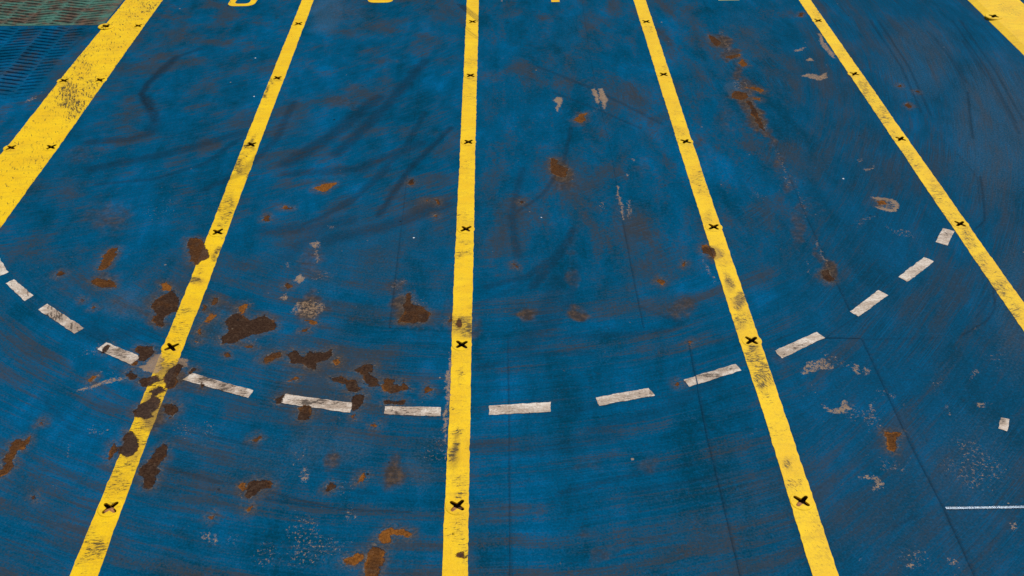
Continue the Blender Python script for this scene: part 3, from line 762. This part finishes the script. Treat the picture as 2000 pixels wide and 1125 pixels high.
def make_bare():
    t = T("polished_weld_metal")
    n = t.noise(50, 3, .6)
    t.b.inputs["Metallic"].default_value = .25
    return t.done(t.mix(t.ss(n, .3, .65), (.01, .05, .11), (.13, .18, .23)), t.ss(n, .3, .7, .2, .4), n, .004, .6, .5)


M_BEAD = make_bead(); M_BARE = make_bare()

# ------------------------------------------------------------------ object helpers


def tag(o, label, cat, group=None):
    o["label"] = label; o["category"] = cat
    if group: o["group"] = group
    return o


def link(name, me, mat, parent=None):
    o = bpy.data.objects.new(name, me)
    COL.objects.link(o)
    if mat: me.materials.append(mat)
    if parent: o.parent = parent
    return o


def np_mesh(name, V, F, smooth=False):
    """quads from numpy arrays"""
    me = bpy.data.meshes.new(name)
    n = len(F); k = F.shape[1]
    me.vertices.add(len(V)); me.vertices.foreach_set("co", V.astype(np.float32).ravel())
    me.loops.add(n * k); me.loops.foreach_set("vertex_index", F.astype(np.int32).ravel())
    me.polygons.add(n); me.polygons.foreach_set("loop_start", np.arange(0, n * k, k, dtype=np.int32))
    try: me.polygons.foreach_set("loop_total", np.full(n, k, dtype=np.int32))
    except Exception: pass
    me.polygons.foreach_set("use_smooth", np.full(n, smooth))
    me.update(calc_edges=True); me.validate()
    return me


def paint_masks(me, origin=(0, 0)):
    n = len(me.vertices)
    v = np.empty(n * 3, np.float32); me.vertices.foreach_get("co", v)
    P = v.reshape(-1, 3)[:, :2].astype(float) + np.array(origin)
    for nm, arr in zip(("mask_rust", "mask_dirt", "mask_flow"), masks(P)):
        a = me.attributes.new(nm, 'FLOAT_COLOR', 'POINT')
        a.data.foreach_set("color", arr.astype(np.float32).ravel())


# ------------------------------------------------------------------ sockets: where they are
LN = {'broad': "broad yellow line", 'rusty': "rust-eaten yellow line", 'mid': "straight middle yellow line",
      'smear': "yellow line with the brown smears", 'tread': "yellow line printed with tyre tread"}
SOCK = []
for y, x in ((993, 215), (679, 335), (454, 425), (283, 491), (153, 542), (47, 583)): SOCK.append(('rusty', x, y))
for y, x in ((989, 893), (674, 902), (448, 910), (278, 915), (148, 919), (43, 923)): SOCK.append(('mid', x, y))
for y, x in ((980, 1566), (666, 1468), (444, 1394), (277, 1339), (146, 1296), (43, 1262)): SOCK.append(('smear', x, y))
for y, x in ((438, 1875), (272, 1759), (145, 1669), (41, 1598)): SOCK.append(('tread', x, y))
for x, y in ((22, 289), (100, 288), (125, 158), (195, 157), (270, 51)): SOCK.append(('broad', x, y))
SOCK_XY = G([(x, y) for _, x, y in SOCK])
RP, RCUT = .100, .092
POT_L = G([(207, 53)])[0]
CUTS = [(p, RCUT) for p in SOCK_XY] + [(POT_L, .115)]


def cut_faces(V, F):
    keep = np.ones(len(F), bool)
    for c, r in CUTS:
        ins = ((V[:, 0] - c[0]) ** 2 + (V[:, 1] - c[1]) ** 2) < r * r
        keep &= ~ins[F].all(1)
    F = F[keep]
    used = np.zeros(len(V), bool); used[F.ravel()] = True
    for c, r in CUTS:                                  # draw the cut edge back to a clean circle
        dx = V[:, :2] - c
        rr_ = np.hypot(dx[:, 0], dx[:, 1])
        i_ = np.nonzero(used & (rr_ < r) & (rr_ > 1e-6))[0]
        V[i_, :2] = c + dx[i_] / rr_[i_, None] * r
    return F


# ------------------------------------------------------------------ deck
STEP = .018
xs = np.arange(-9.9, 9.91, STEP); ys = np.arange(4.2, 18.0, STEP)
nx, ny = len(xs), len(ys)
Xg, Yg = np.meshgrid(xs, ys)
P = np.c_[Xg.ravel(), Yg.ravel()]
Z = fbm(P, .45, 3, 20) * .010                      # slightly buckled plating
V = np.c_[P, Z * 0]
ii = np.arange((ny - 1) * (nx - 1)); r0, c0 = ii // (nx - 1), ii % (nx - 1)
a = r0 * nx + c0
F = cut_faces(V, np.c_[a, a + 1, a + 1 + nx, a + nx])
x0, x1, y0, y1 = xs[0], xs[-1], ys[0], ys[-1]
E = 60.
ring = np.array([(-E, -E), (E, -E), (E, E), (-E, E), (x0, y0), (x1, y0), (x1, y1), (x0, y1)])
nb = len(V)
V = np.r_[V, np.c_[ring, np.zeros(8)]]
F = np.r_[F, np.array([(0, 1, 5, 4), (1, 2, 6, 5), (2, 3, 7, 6), (3, 0, 4, 7)]) + nb]
me = np_mesh("deck", V, F)
paint_masks(me)
deck = link("deck", me, M_BLUE)
deck["kind"] = "structure"

# ------------------------------------------------------------------ weld seams (parts of the deck)


def bead_mesh(path, hw, hgt, seed, double=False):
    pts = [path[0]]
    for i in range(len(path) - 1):
        L = np.linalg.norm(path[i + 1] - path[i]); n = max(1, int(L / .03))
        for k in range(1, n + 1): pts.append(path[i] + (path[i + 1] - path[i]) * k / n)
    pts = np.array(pts)
    tg = np.gradient(pts, axis=0); tg /= np.linalg.norm(tg, axis=1)[:, None]
    nr = np.c_[-tg[:, 1], tg[:, 0]]
    rr = np.random.RandomState(seed)
    jit = fbm(pts, 9, 2, seed) * .006
    prof = [(-1, -.001), (-.85, .6), (-.65, 1.), (-.4, .6), (.0, .15), (.4, .6), (.65, 1.), (.85, .6), (1, -.001)] if double else \
        [(-1, -.001), (-.8, .45), (-.35, .95), (.0, 1.), (.35, .95), (.8, .45), (1, -.001)]
    K = len(prof); Vv = []
    hs = 1 + fbm(pts, 14, 2, seed + 3) * .9
    ws = 1 + fbm(pts, 18, 2, seed + 5) * .5
    for i in range(len(pts)):
        for u, h in prof:
            q = pts[i] + nr[i] * (u * hw * ws[i] + jit[i])
            Vv.append((q[0], q[1], h * hgt * (hs[i] if h > 0 else 1)))
    Vv = np.array(Vv)
    b = np.arange(len(pts) - 1)[:, None] * K + np.arange(K - 1)[None]
    b = b.ravel()
    return np_mesh("weld_seam", Vv, np.c_[b, b + K, b + K + 1, b + 1], True)


for i, (nm, hw, path) in enumerate(SEAMS):
    bare = i == 7
    me = bead_mesh(_SG[i][1], hw, .006 if bare else (.0042 if i in (1, 3, 6) else .0026), i, bare)
    paint_masks(me)
    o = link("weld_seam", me, M_BARE if bare else M_BLUE, deck)
    if bare: o["label"] = "weld seam rubbed to shiny bare metal"

# ------------------------------------------------------------------ painted strips
ZP = .004


def strip_mesh(name, Lp, Rp, step=.018, jit=.006, ncol=None, seed=0, z=ZP):
    """a coat of paint between two surveyed edges, brushed edges slightly ragged, with real thickness"""
    L, R = G(Lp), G(Rp)

    def resample(E, ys):
        o = np.argsort(E[:, 1]); E = E[o]
        return np.interp(ys, E[:, 1], E[:, 0])
    ya, yb = min(L[:, 1].min(), R[:, 1].min()), max(L[:, 1].max(), R[:, 1].max())
    n = int((yb - ya) / step) + 1
    yy = np.linspace(ya, yb, n)
    xl, xr = resample(L, yy), resample(R, yy)
    q = np.c_[yy, np.zeros(n)]
    xl = xl + fbm(q, 16, 4, seed + 1) * jit * 3 + fbm(q, 1.2, 2, seed + 4) * jit * 2
    xr = xr + fbm(q, 16, 4, seed + 2) * jit * 3 + fbm(q, 1.2, 2, seed + 5) * jit * 2
    nc = ncol or max(6, int(np.mean(xr - xl) / .018))
    s = np.linspace(0, 1, nc + 1)
    X = xl[:, None] + (xr - xl)[:, None] * s[None]
    Vv = np.c_[X.ravel(), np.repeat(yy, nc + 1), np.full(n * (nc + 1), z)]
    K = nc + 1
    b = (np.arange(n - 1)[:, None] * K + np.arange(nc)[None]).ravel()
    Fq = cut_faces(Vv, np.c_[b, b + 1, b + K + 1, b + K])
    # skirt down to the deck along both edges
    base = len(Vv)
    le = np.arange(n) * K; re = le + nc
    Vs = np.r_[Vv[le], Vv[re]]; Vs[:, 2] = -.002
    Vv = np.r_[Vv, Vs]
    k = np.arange(n - 1)
    Fl = np.c_[le[k], le[k + 1], base + k + 1, base + k]
    Fr = np.c_[re[k], base + n + k, base + n + k + 1, re[k + 1]]
    me = np_mesh(name, Vv, np.r_[Fq, Fl, Fr])
    paint_masks(me)
    return me


def ext(pts, y):
    (xa, ya), (xb, yb) = pts
    return (xa + (xb - xa) * (y - ya) / (yb - ya), y)


def edges(L, R, top=-40, bot=1180):
    L = [ext(L[:2], top)] + L + [ext(L[-2:], bot)]
    R = [ext(R[:2], top)] + R + [ext(R[-2:], bot)]
    return L, R


g = "narrow yellow lane lines"
L, R = edges([(246, 0), (130, 140), (19, 281), (0, 303)], [(318, 0), (282, 50), (119, 281), (0, 446)], -40, 520)
tag(link("lane_line", strip_mesh("lane_line", L, R, seed=1), M_YEL), "broad yellow line crossing the corner beside the green ribbed panel, with a black tyre print", "lane line")
for seed, L, R, lab, bot in (
    (2, [(590, 0), (476, 281), (366, 562), (252, 843), (136, 1125)], [(613, 0), (507, 281), (404, 562), (294, 843), (190, 1125)],
     "narrow yellow line eaten by dark rust where the white dashes cross it", 1180),
    (3, [(912, 0), (899, 281), (886, 562), (876, 843), (862, 1125)], [(935, 0), (928.5, 281), (923, 562), (918, 843), (914, 1125)],
     "narrow yellow line running almost straight up the middle of the deck", 1180),
    (4, [(1237, 0), (1324, 281), (1411, 562), (1502, 843), (1587, 1125)], [(1261, 0), (1353, 281), (1449, 562), (1544, 843), (1638, 1125)],
     "narrow yellow line with brown smears, just right of the middle one", 1180),
    (5, [(1560, 0), (1750, 281), (1941, 562), (2000, 648)], [(1583, 0), (1779, 281), (1978, 562), (2040, 650)],
     "narrow yellow line printed with tyre tread, ending the white dashes on the right", 900)):
    L, R = edges(L, R, -40, bot)
    tag(link("lane_line", strip_mesh("lane_line", L, R, seed=seed), M_YEL), lab, "lane line", g)


# ------------------------------------------------------------------ white dashes
def quad_mesh(name, q, seed=0, z=ZP, step=.014, jit=.007):
    a, b, c, d = G(q)                      # a-b one end, d-c other end
    nu = max(4, int(np.linalg.norm(d - a) / step)); nv = max(4, int(np.linalg.norm(b - a) / step))
    u = np.linspace(0, 1, nu + 1); v = np.linspace(0, 1, nv + 1)
    Ug, Vg = np.meshgrid(u, v, indexing='ij')
    Ug, Vg = Ug.ravel()[:, None], Vg.ravel()[:, None]
    Pq = (a * (1 - Vg) + b * Vg) * (1 - Ug) + (d * (1 - Vg) + c * Vg) * Ug
    w_ = np.maximum(np.abs(Ug - .5), np.abs(Vg - .5)) * 2
    Pq = Pq + np.c_[fbm(Pq, 18, 4, seed + 1), fbm(Pq, 18, 4, seed + 2)] * jit * 3.2 * w_ ** 4
    K = nv + 1
    Vv = np.c_[Pq, np.full(len(Pq), z)]
    bq = (np.arange(nu)[:, None] * K + np.arange(nv)[None]).ravel()
    Fq = np.c_[bq, bq + K, bq + K + 1, bq + 1]
    bd = list(range(0, nv + 1)) + [i * K + nv for i in range(1, nu + 1)] + [nu * K + j for j in range(nv - 1, -1, -1)] + [i * K for i in range(nu - 1, 0, -1)]
    bd = np.array(bd); base = len(Vv); m = len(bd)
    Vs = Vv[bd].copy(); Vs[:, 2] = -.002
    k = np.arange(m); k2 = (k + 1) % m
    Fs = np.c_[bd[k], bd[k2], base + k2, base + k]
    me = np_mesh(name, np.r_[Vv, Vs], np.r_[Fq, Fs])
    paint_masks(me)
    return me


DASH = [
 ([(-32,500),(-10,492),(17,532),(-3,540)], "white dash cut off by the left border of the view"),
 ([(11,554),(28,546),(66,578),(48,588)], "small white dash next to the border, second of the curve from the left"),
 ([(74,605),(93,594),(165,641),(146,652)], "white dash smudged black on its upper half, on clean blue paint"),
 ([(190,683),(207,669),(276,697),(256,713)], "white dash eaten by rust just before the rust-eaten yellow line"),
 ([(357,742),(375,729),(495,763),(484,778)], "dirty grey-white dash just past the rust-eaten yellow line"),
 ([(546,787),(557,770),(688,788),(683,807)], "rust-spotted white dash with dark rust at both ends"),
 ([(750,809),(752,794),(862,796),(861,814)], "white dash touching the middle yellow line, small rust bar above it"),
 ([(955,811),(955,793),(1075,786),(1076,805)], "clean white dash just right of the middle yellow line, crossed by a seam"),
 ([(1170,793),(1163,777),(1267,758),(1279,773)], "white dash with a smudged right end, halfway between two yellow lines"),
 ([(1346,756),(1335,742),(1436,711),(1447,724)], "sooty white dash touching the left of the brown-smeared yellow line"),
 ([(1527,701),(1513,685),(1595,649),(1611,660)], "white dash right of the brown-smeared line, its tip crossed by a dark crack"),
 ([(1676,619),(1660,609),(1716,567),(1735,577)], "white dash at the lower end of a long dark seam"),
 ([(1772,551),(1754,541),(1805,503),(1824,511)], "white dash second nearest to the tread-printed yellow line"),
 ([(1850,480),(1827,473),(1842,446),(1864,452)], "short white dash right beside the tread-printed yellow line"),
]
for i, (q, lab) in enumerate(DASH):
    tag(link("dash_mark", quad_mesh("dash_mark", q, i), M_WHITE), lab, "road marking", "white dashes along the curve")
tag(link("paint_patch", quad_mesh("paint_patch", [(1950,837),(1955,815),(1972,820),(1967,842)], 40), M_WHITE),
    "lone dull beige square of paint on bare blue deck, far right", "paint mark")


# ------------------------------------------------------------------ painted characters at the far edge
def outline_mesh(name, loops, z=ZP):
    vs, es, fs = [], [], []
    for lp in loops:
        b = len(vs); n = len(lp)
        vs += [Vector((p[0], p[1])) for p in lp]
        es += [(b + i, b + (i + 1) % n) for i in range(n)]
    v2, e2, f2, _, _, _ = delaunay_2d_cdt(vs, es, [], 0, 1e-5)
    def inside(c):
        r = False
        for lp in loops:
            n = len(lp)
            for i in range(n):
                A, B = lp[i], lp[(i + 1) % n]
                if (A[1] > c[1]) != (B[1] > c[1]) and c[0] < (B[0] - A[0]) * (c[1] - A[1]) / (B[1] - A[1]) + A[0]: r = not r
        return r
    bm = bmesh.new()
    bv = [bm.verts.new((v[0], v[1], z)) for v in v2]
    for f in f2:
        c = sum((v2[i] for i in f), Vector((0, 0))) / len(f)
        if inside(c):
            try:
                fc = bm.faces.new([bv[i] for i in f])
                if fc.normal.z < 0: fc.normal_flip()
            except ValueError: pass
    bmesh.ops.recalc_face_normals(bm, faces=bm.faces[:])
    for f in bm.faces:
        f.normal_update()
        if f.normal.z < 0: f.normal_flip()
    bd = [e for e in bm.edges if len(e.link_faces) == 1]
    r = bmesh.ops.extrude_edge_only(bm, edges=bd)
    for v in [x for x in r["geom"] if isinstance(x, bmesh.types.BMVert)]: v.co.z = -.002
    for v in [v for v in bm.verts if not v.link_faces]: bm.verts.remove(v)
    me = bpy.data.meshes.new(name); bm.to_mesh(me); bm.free()
    paint_masks(me)
    return me


def rrect(cx, cy, hw, hh, r, n=8, shear=0.):
    out = []
    for (sx, sy, a0) in ((1, 1, 0), (-1, 1, 90), (-1, -1, 180), (1, -1, 270)):
        for k in range(n + 1):
            a_ = math.radians(a0 + 90 * k / n)
            y = sy * (hh - r) + r * math.sin(a_)
            out.append((cx + sx * (hw - r) + r * math.cos(a_) + shear * y, cy + y))
    return out


b0 = G([(475, 12.2)])[0]; b1 = G([(742, 5.4)])[0]; b2a, b2b = G([(1077, 4.2), (1093, 4.0)]); b3a, b3b = G([(1403, 1.0), (1444, .6)])
gh = .62
tag(link("lane_number", outline_mesh("lane_number", [rrect(b0[0] - .02, b0[1] + gh, .23, gh, .14, shear=.06), rrect(b0[0] - .02, b0[1] + gh, .125, gh - .11, .08, shear=.06)]), M_YEL),
    "rounded foot of an orange-yellow lane number beside the broad line, at the far edge", "lane number", "yellow lane numbers at the far edge")
tag(link("lane_number", outline_mesh("lane_number", [rrect(b1[0], b1[1] + gh, .215, gh, .12), rrect(b1[0], b1[1] + gh, .10, gh - .13, .07)]), M_YEL),
    "rounded foot of a yellow lane number left of the middle line, far edge", "lane number", "yellow lane numbers at the far edge")
tag(link("lane_number", outline_mesh("lane_number", [[tuple(b2a), tuple(b2b), (b2b[0] + .01, b2b[1] + 1.24), (b2a[0] + .01, b2a[1] + 1.24)]]), M_YEL),
    "square foot of an upright yellow stroke right of the middle line, far edge", "lane number", "yellow lane numbers at the far edge")
tag(link("lane_number", outline_mesh("lane_number", [[tuple(b3a), tuple(b3b), (b3b[0], b3b[1] + .12), (b3a[0] + .12, b3a[1] + .12), (b3a[0] + .12, b3a[1] + 1.2), (b3a[0], b3a[1] + 1.2)]]), M_PALE),
    "thin pale yellow bar between the two right-hand narrow lines, at the far edge", "lane number", "yellow lane numbers at the far edge")


# ------------------------------------------------------------------ lashing sockets
def cross_loop(arm, hw, rot, n=6, asym=(1, 1, 1, 1)):
    out = []
    for q in range(4):
        a0 = rot + math.pi / 4 + q * math.pi / 2
        dx, dy = math.cos(a0), math.sin(a0)
        A = arm * asym[q]
        inner = hw * 1.25
        out.append(((inner * (dx + dy)), (inner * (dy - dx))))          # fillet corner before the arm
        for k in range(n + 1):
            t_ = -math.pi / 2 + math.pi * k / n
            u, v = A - hw + hw * math.cos(t_), hw * math.sin(t_)
            out.append((u * dx - v * dy, u * dy + v * dx))
    return out


def socket_parts(seed, R, arm, hw, ztop, zrim, depth, sand):
    rr = random.Random(seed)
    rot = math.radians(rr.uniform(-9, 9))
    cl = cross_loop(arm, hw, rot, asym=[rr.uniform(.92, 1.06) for _ in range(4)])
    N = 40
    outer = [(R * math.cos(2 * math.pi * k / N), R * math.sin(2 * math.pi * k / N)) for k in range(N)]
    inn = [(x * .93, y * .93) for x, y in outer]
    vs = [Vector(p) for p in inn + cl]
    es = [(i, (i + 1) % N) for i in range(N)] + [(N + i, N + (i + 1) % len(cl)) for i in range(len(cl))]
    v2, e2, f2, ov, _, _ = delaunay_2d_cdt(vs, es, [], 0, 1e-6)
    def in_cross(c):
        r = False; n = len(cl)
        for i in range(n):
            A, B = cl[i], cl[(i + 1) % n]
            if (A[1] > c[1]) != (B[1] > c[1]) and c[0] < (B[0] - A[0]) * (c[1] - A[1]) / (B[1] - A[1]) + A[0]: r = not r
        return r
    bm = bmesh.new()
    top = [bm.verts.new((v[0], v[1], ztop)) for v in v2]
    for f in f2:
        c = sum((v2[i] for i in f), Vector((0, 0))) / len(f)
        if not in_cross(c): bm.faces.new([top[i] for i in f])
    for f in bm.faces:
        f.normal_update()
        if f.normal.z < 0: f.normal_flip()
    # outer chamfer and skirt
    o1 = [bm.verts.new((x, y, ztop - (.003 if zrim < .02 else .008))) for x, y in outer]
    o2 = [bm.verts.new((x, y, -.003)) for x, y in outer]
    for i in range(N):
        j = (i + 1) % N
        bm.faces.new((top[i], o1[i], o1[j], top[j])); bm.faces.new((o1[i], o2[i], o2[j], o1[j]))
    # throat of the cross
    m = len(cl)
    lo = [bm.verts.new((x * 1.0, y * 1.0, ztop - .016)) for x, y in cl]
    for i in range(m):
        j = (i + 1) % m
        bm.faces.new((top[N + i], top[N + j], lo[j], lo[i]))
    bmesh.ops.recalc_face_normals(bm, faces=bm.faces[:])
    plate = bpy.data.meshes.new("cover_plate"); bm.to_mesh(plate); bm.free()
    # cup below
    bm = bmesh.new()
    rings = [(R * .95, ztop - .006), (R * .95, -depth * .6), (R * .8, -depth), ]
    prev = None
    for r_, z_ in rings:
        cur = [bm.verts.new((r_ * math.cos(2 * math.pi * k / 28), r_ * math.sin(2 * math.pi * k / 28), z_)) for k in range(28)]
        if prev:
            for i in range(28): bm.faces.new((prev[i], prev[(i + 1) % 28], cur[(i + 1) % 28], cur[i]))
        prev = cur
    bm.faces.new(prev)
    cup = bpy.data.meshes.new("cup"); bm.to_mesh(cup); bm.free()
    deb = None
    if sand:
        bm = bmesh.new()
        bmesh.ops.create_icosphere(bm, subdivisions=3, radius=1.)
        ox, oy = sand[0], sand[1]
        for v in bm.verts:
            d_ = 1 + .35 * (vnoise(np.array([v.co.x * 2.2 + seed]), np.array([v.co.y * 2.2 + v.co.z]))[0] - .5)
            v.co = Vector((ox + v.co.x * sand[2] * d_, oy + v.co.y * sand[2] * d_, -depth + v.co.z * depth * sand[3] * d_ + .004 * (vnoise(np.array([v.co.x * 9 + seed]), np.array([v.co.y * 9]))[0] - .5)))
        for f in bm.faces: f.smooth = True
        deb = bpy.data.meshes.new("dirt"); bm.to_mesh(deb); bm.free()
    return plate, cup, deb


ORD = ["nearest the viewer", "second nearest the viewer", "third nearest the viewer", "fourth nearest the viewer", "second farthest away", "farthest away"]
cnt = {}
for i, (ln, x, y) in enumerate(SOCK):
    k = cnt.get(ln, 0); cnt[ln] = k + 1
    p = SOCK_XY[i]
    o = bpy.data.objects.new("lashing_socket", None)
    COL.objects.link(o); o.location = (p[0], p[1], 0); o.empty_display_size = .1
    if ln == 'broad':
        lab = ["black cross socket on the broad yellow line, nearest, at the border of the view", "black cross socket on the broad yellow line, nearest of those on its inner edge",
               "black cross socket on the broad yellow line's outer edge, just above the black tyre print", "black cross socket on the broad yellow line's inner edge, just above the black tyre print",
               "black cross socket on the broad yellow line, level with its raised round pot"][k]
    elif ln == 'tread':
        lab = ["black cross socket on the tread-printed yellow line, beside the short white dash", "black cross socket second nearest on the tread-printed yellow line",
               "black cross socket second farthest on the tread-printed yellow line", "black cross socket farthest away on the tread-printed yellow line"][k]
    else:
        lab = "black cross socket on the " + LN[ln] + ", " + ORD[k]
    tag(o, lab, "lashing socket", "cross-shaped lashing sockets in the yellow lines")
    r_ = random.Random(i * 3 + 1)
    sand = None
    if y > 900: sand = {215: (.0, -.022, .062, .95), 893: (-.03, -.035, .058, .95), 1566: (-.03, -.03, .06, .98)}[x]
    elif r_.random() < .7: sand = (r_.uniform(-.03, .01), r_.uniform(-.04, -.01), r_.uniform(.03, .05), r_.uniform(.4, .8))
    plate, cup, deb = socket_parts(i, RP, .079 if y > 600 else .077, .0165 if y > 300 else .0175, .0075, .0, .05, sand)
    plate.transform(__import__("mathutils").Matrix.Identity(4))
    paint_masks(plate, p)
    link("cover_plate", plate, M_YEL, o); link("cup", cup, M_CUP, o)
    if deb: link("dirt", deb, M_SAND, o)

# raised pot at the edge of the broad line
o = bpy.data.objects.new("lashing_pot", None); COL.objects.link(o); o.location = (POT_L[0], POT_L[1], 0)
tag(o, "raised round yellow lashing pot at the broad line, by the corner of the green panel", "lashing pot", "raised lashing pots")
plate, cup, deb = socket_parts(77, .125, .085, .024, .02, .045, .03, (.03, -.03, .05, .6))
paint_masks(plate, POT_L); link("cover_plate", plate, M_YEL, o); link("cup", cup, M_CUP, o); link("dirt", deb, M_SAND, o)

# ------------------------------------------------------------------ raised yellow sill, far right
La, Lb = G([(1889.5, 0), (2000, 109)]); Ra = G([(1990.5, 0)])[0]
dirv = (Lb - La) / np.linalg.norm(Lb - La)
if dirv[1] < 0: dirv = -dirv
nrm = np.array([dirv[1], -dirv[0]])
wid = (Ra - La) @ nrm
A0 = La - dirv * 4.0; Lsill = 7.5
POT_R = G([(1940, 36)])[0] ; HS = .034
prof = [(0, -.002), (.004, .004), (.125, HS), (wid * .5, HS + .001), (wid - .09, HS), (wid, .004), (wid + .002, -.002)]
n = int(Lsill / .03); K = len(prof) * 1
cols = []
for (u0, z0), (u1, z1) in zip(prof[:-1], prof[1:]):
    m = max(1, int((u1 - u0) / .035))
    for k in range(m): cols.append((u0 + (u1 - u0) * k / m, z0 + (z1 - z0) * k / m))
cols.append(prof[-1]); K = len(cols)
tt = np.linspace(0, Lsill, n)
Vv = []
q = np.c_[tt, np.zeros(n)]
e0 = fbm(q, 5, 3, 60) * .012
for i in range(n):
    for u, z in cols:
        pxy = A0 + dirv * tt[i] + nrm * (u + e0[i] * max(0, 1 - abs(u) / .3))
        Vv.append((pxy[0], pxy[1], z))
b = (np.arange(n - 1)[:, None] * K + np.arange(K - 1)[None]).ravel()
Vv = np.array(Vv)
Fq = np.c_[b, b + 1, b + K + 1, b + K]
ins = ((Vv[:, 0] - POT_R[0]) ** 2 + (Vv[:, 1] - POT_R[1]) ** 2) < .125 ** 2
Fq = Fq[~ins[Fq].all(1)]
me = np_mesh("yellow_sill", Vv, Fq)
paint_masks(me)
tag(link("yellow_sill", me, M_YEL), "broad raised yellow sill with a sloping edge, in the far right corner", "deck sill")
o = bpy.data.objects.new("lashing_pot", None); COL.objects.link(o); o.location = (POT_R[0], POT_R[1], 0)
tag(o, "round yellow lashing pot set into the sloping edge of the raised yellow sill", "lashing pot", "raised lashing pots")
plate, cup, deb = socket_parts(78, .14, .085, .024, HS + .008, .045, .01, (.03, -.05, .05, .4))
paint_masks(plate, POT_R); link("cover_plate", plate, M_YEL, o); link("cup", cup, M_CUP, o)
bm = bmesh.new()                                      # dark disc: a drain hole's shade painted on the side above the slope
av = math.atan2(-nrm[1], -nrm[0])
ringv = []
for k in range(16):
    a_ = 2 * math.pi * k / 16
    th = av + .3 + .33 * math.cos(a_); z_ = .020 + .016 * math.sin(a_)
    ringv.append((bm.verts.new((.1415 * math.cos(th), .1415 * math.sin(th), z_)), bm.verts.new((.118 * math.cos(th), .118 * math.sin(th), z_))))
for k in range(16):
    a1, b1_ = ringv[k]; a2, b2_ = ringv[(k + 1) % 16]
    bm.faces.new((a1, a2, b2_, b1_))
bm.faces.new([r_[0] for r_ in ringv])
me = bpy.data.meshes.new("drain_hole_shade"); bm.to_mesh(me); bm.free()
link("drain_hole_shade", me, make_simple("painted_hole_shade", (.008, .006, .004), (.02, .012, .008)), o)

# ------------------------------------------------------------------ ribbed anti-slip plates, far left corner
def ribs(bm_v, bm_f, cols, ylo, yhi, pitch, hw, hgt, xmax, z0, seed, fade=None):
    rr = random.Random(seed)
    for (xa, xb, sl) in cols:
        y = ylo(xa) - .6
        while y < 22:
            y += pitch * rr.uniform(.985, 1.015)
            ya, yb = y, y + sl * (xb - xa)
            segs = 6
            pts = []
            x0_, x1_ = xa + rr.uniform(.008, .02), xb - rr.uniform(.008, .02)
            for k in range(segs + 1):
                x_ = x0_ + (x1_ - x0_) * k / segs
                y_ = ya + (yb - ya) * (x_ - xa) / (xb - xa) + rr.uniform(-.003, .003)
                if ylo(x_) + .03 < y_ < yhi(x_) - .05 and x_ < xmax(y_): pts.append((x_, y_))
            if len(pts) < 3: continue
            hg = hgt * rr.uniform(.9, 1.1) * (fade(pts[len(pts) // 2]) if fade else 1)
            if hg < .002: continue
            base = len(bm_v)
            for j, (x_, y_) in enumerate(pts):
                e = .4 if j in (0, len(pts) - 1) else 1.
                for du, h in ((-1, 0.), (-.55, .75), (0, 1.), (.55, .75), (1, 0.)):
                    bm_v.append((x_, y_ + du * hw * e, z0 + h * hg * e - .001))
            for j in range(len(pts) - 1):
                for k in range(4):
                    a_ = base + j * 5 + k
                    bm_f.append((a_, a_ + 5, a_ + 6, a_ + 1))


yb_ = float(G([(100, 50)])[0][1])
pl, pr = G([(0, 303)])[0], G([(246, 0)])[0]
def xedge(y): return pl[0] + (pr[0] - pl[0]) * (y - pl[1]) / (pr[1] - pl[1])
u2x = lambda u: u * 8.0
gc = [(u2x(-1.10), u2x(-1.05), .27), (u2x(-1.05), u2x(-1.0), -.27), (u2x(-1.0), u2x(-.956), -.27), (u2x(-.956), u2x(-.9075), .27), (u2x(-.9075), u2x(-.857), -.27), (u2x(-.857), u2x(-.805), .27), (u2x(-.805), u2x(-.765), .30)]
vs, fs = [], []
# base sheet of the green plate
gy = np.arange(yb_, 20.0, .12); base = 0
for yv in gy:
    xe = xedge(yv) - .035
    for s in np.linspace(0, 1, 20): vs.append((-10.5 + (xe + 10.5) * s, yv, .004))
for i in range(len(gy) - 1):
    for j in range(19):
        a_ = i * 20 + j; fs.append((a_, a_ + 1, a_ + 21, a_ + 20))
nb_ = len(vs)
for j in range(20): vs.append((vs[j][0], vs[j][1], -.002))
for j in range(19): fs.append((j, nb_ + j, nb_ + j + 1, j + 1))
ribs(vs, fs, gc, lambda x: yb_, lambda x: 20.0, .117, .027, .018, lambda y: xedge(y) - .12, .004, 3)
me = np_mesh("ribbed_plate", np.array(vs), np.array(fs)); paint_masks(me)
tag(link("ribbed_plate", me, M_GREEN), "worn green plate with herringbone ribs beside the broad yellow line", "tread plate")
vs, fs = [], []
bc = [(u2x(-1.02), u2x(-.9585), -.27), (u2x(-.9585), u2x(-.9075), .22), (u2x(-.9075), u2x(-.858), -.27), (u2x(-.858), u2x(-.822), .22)]
ylow = lambda x: float(G([(45, 203)])[0][1]) - (x + 6.9) * .15
def fade(p): return float(np.clip((p[1] - ylow(p[0])) / .5, .35, 1)) * float(np.clip(1.15 - (p[0] + 6.9) * 1.6, .3, 1))
ribs(vs, fs, bc, ylow, lambda x: yb_ - .02, .118, .027, .019, lambda y: xedge(y) - .15, .0, 5, fade)
me = np_mesh("tread_ribs", np.array(vs), np.array(fs)); paint_masks(me)
tag(link("tread_ribs", me, M_BLUE), "blue painted herringbone grip ribs between the green plate and the broad line", "tread plate")
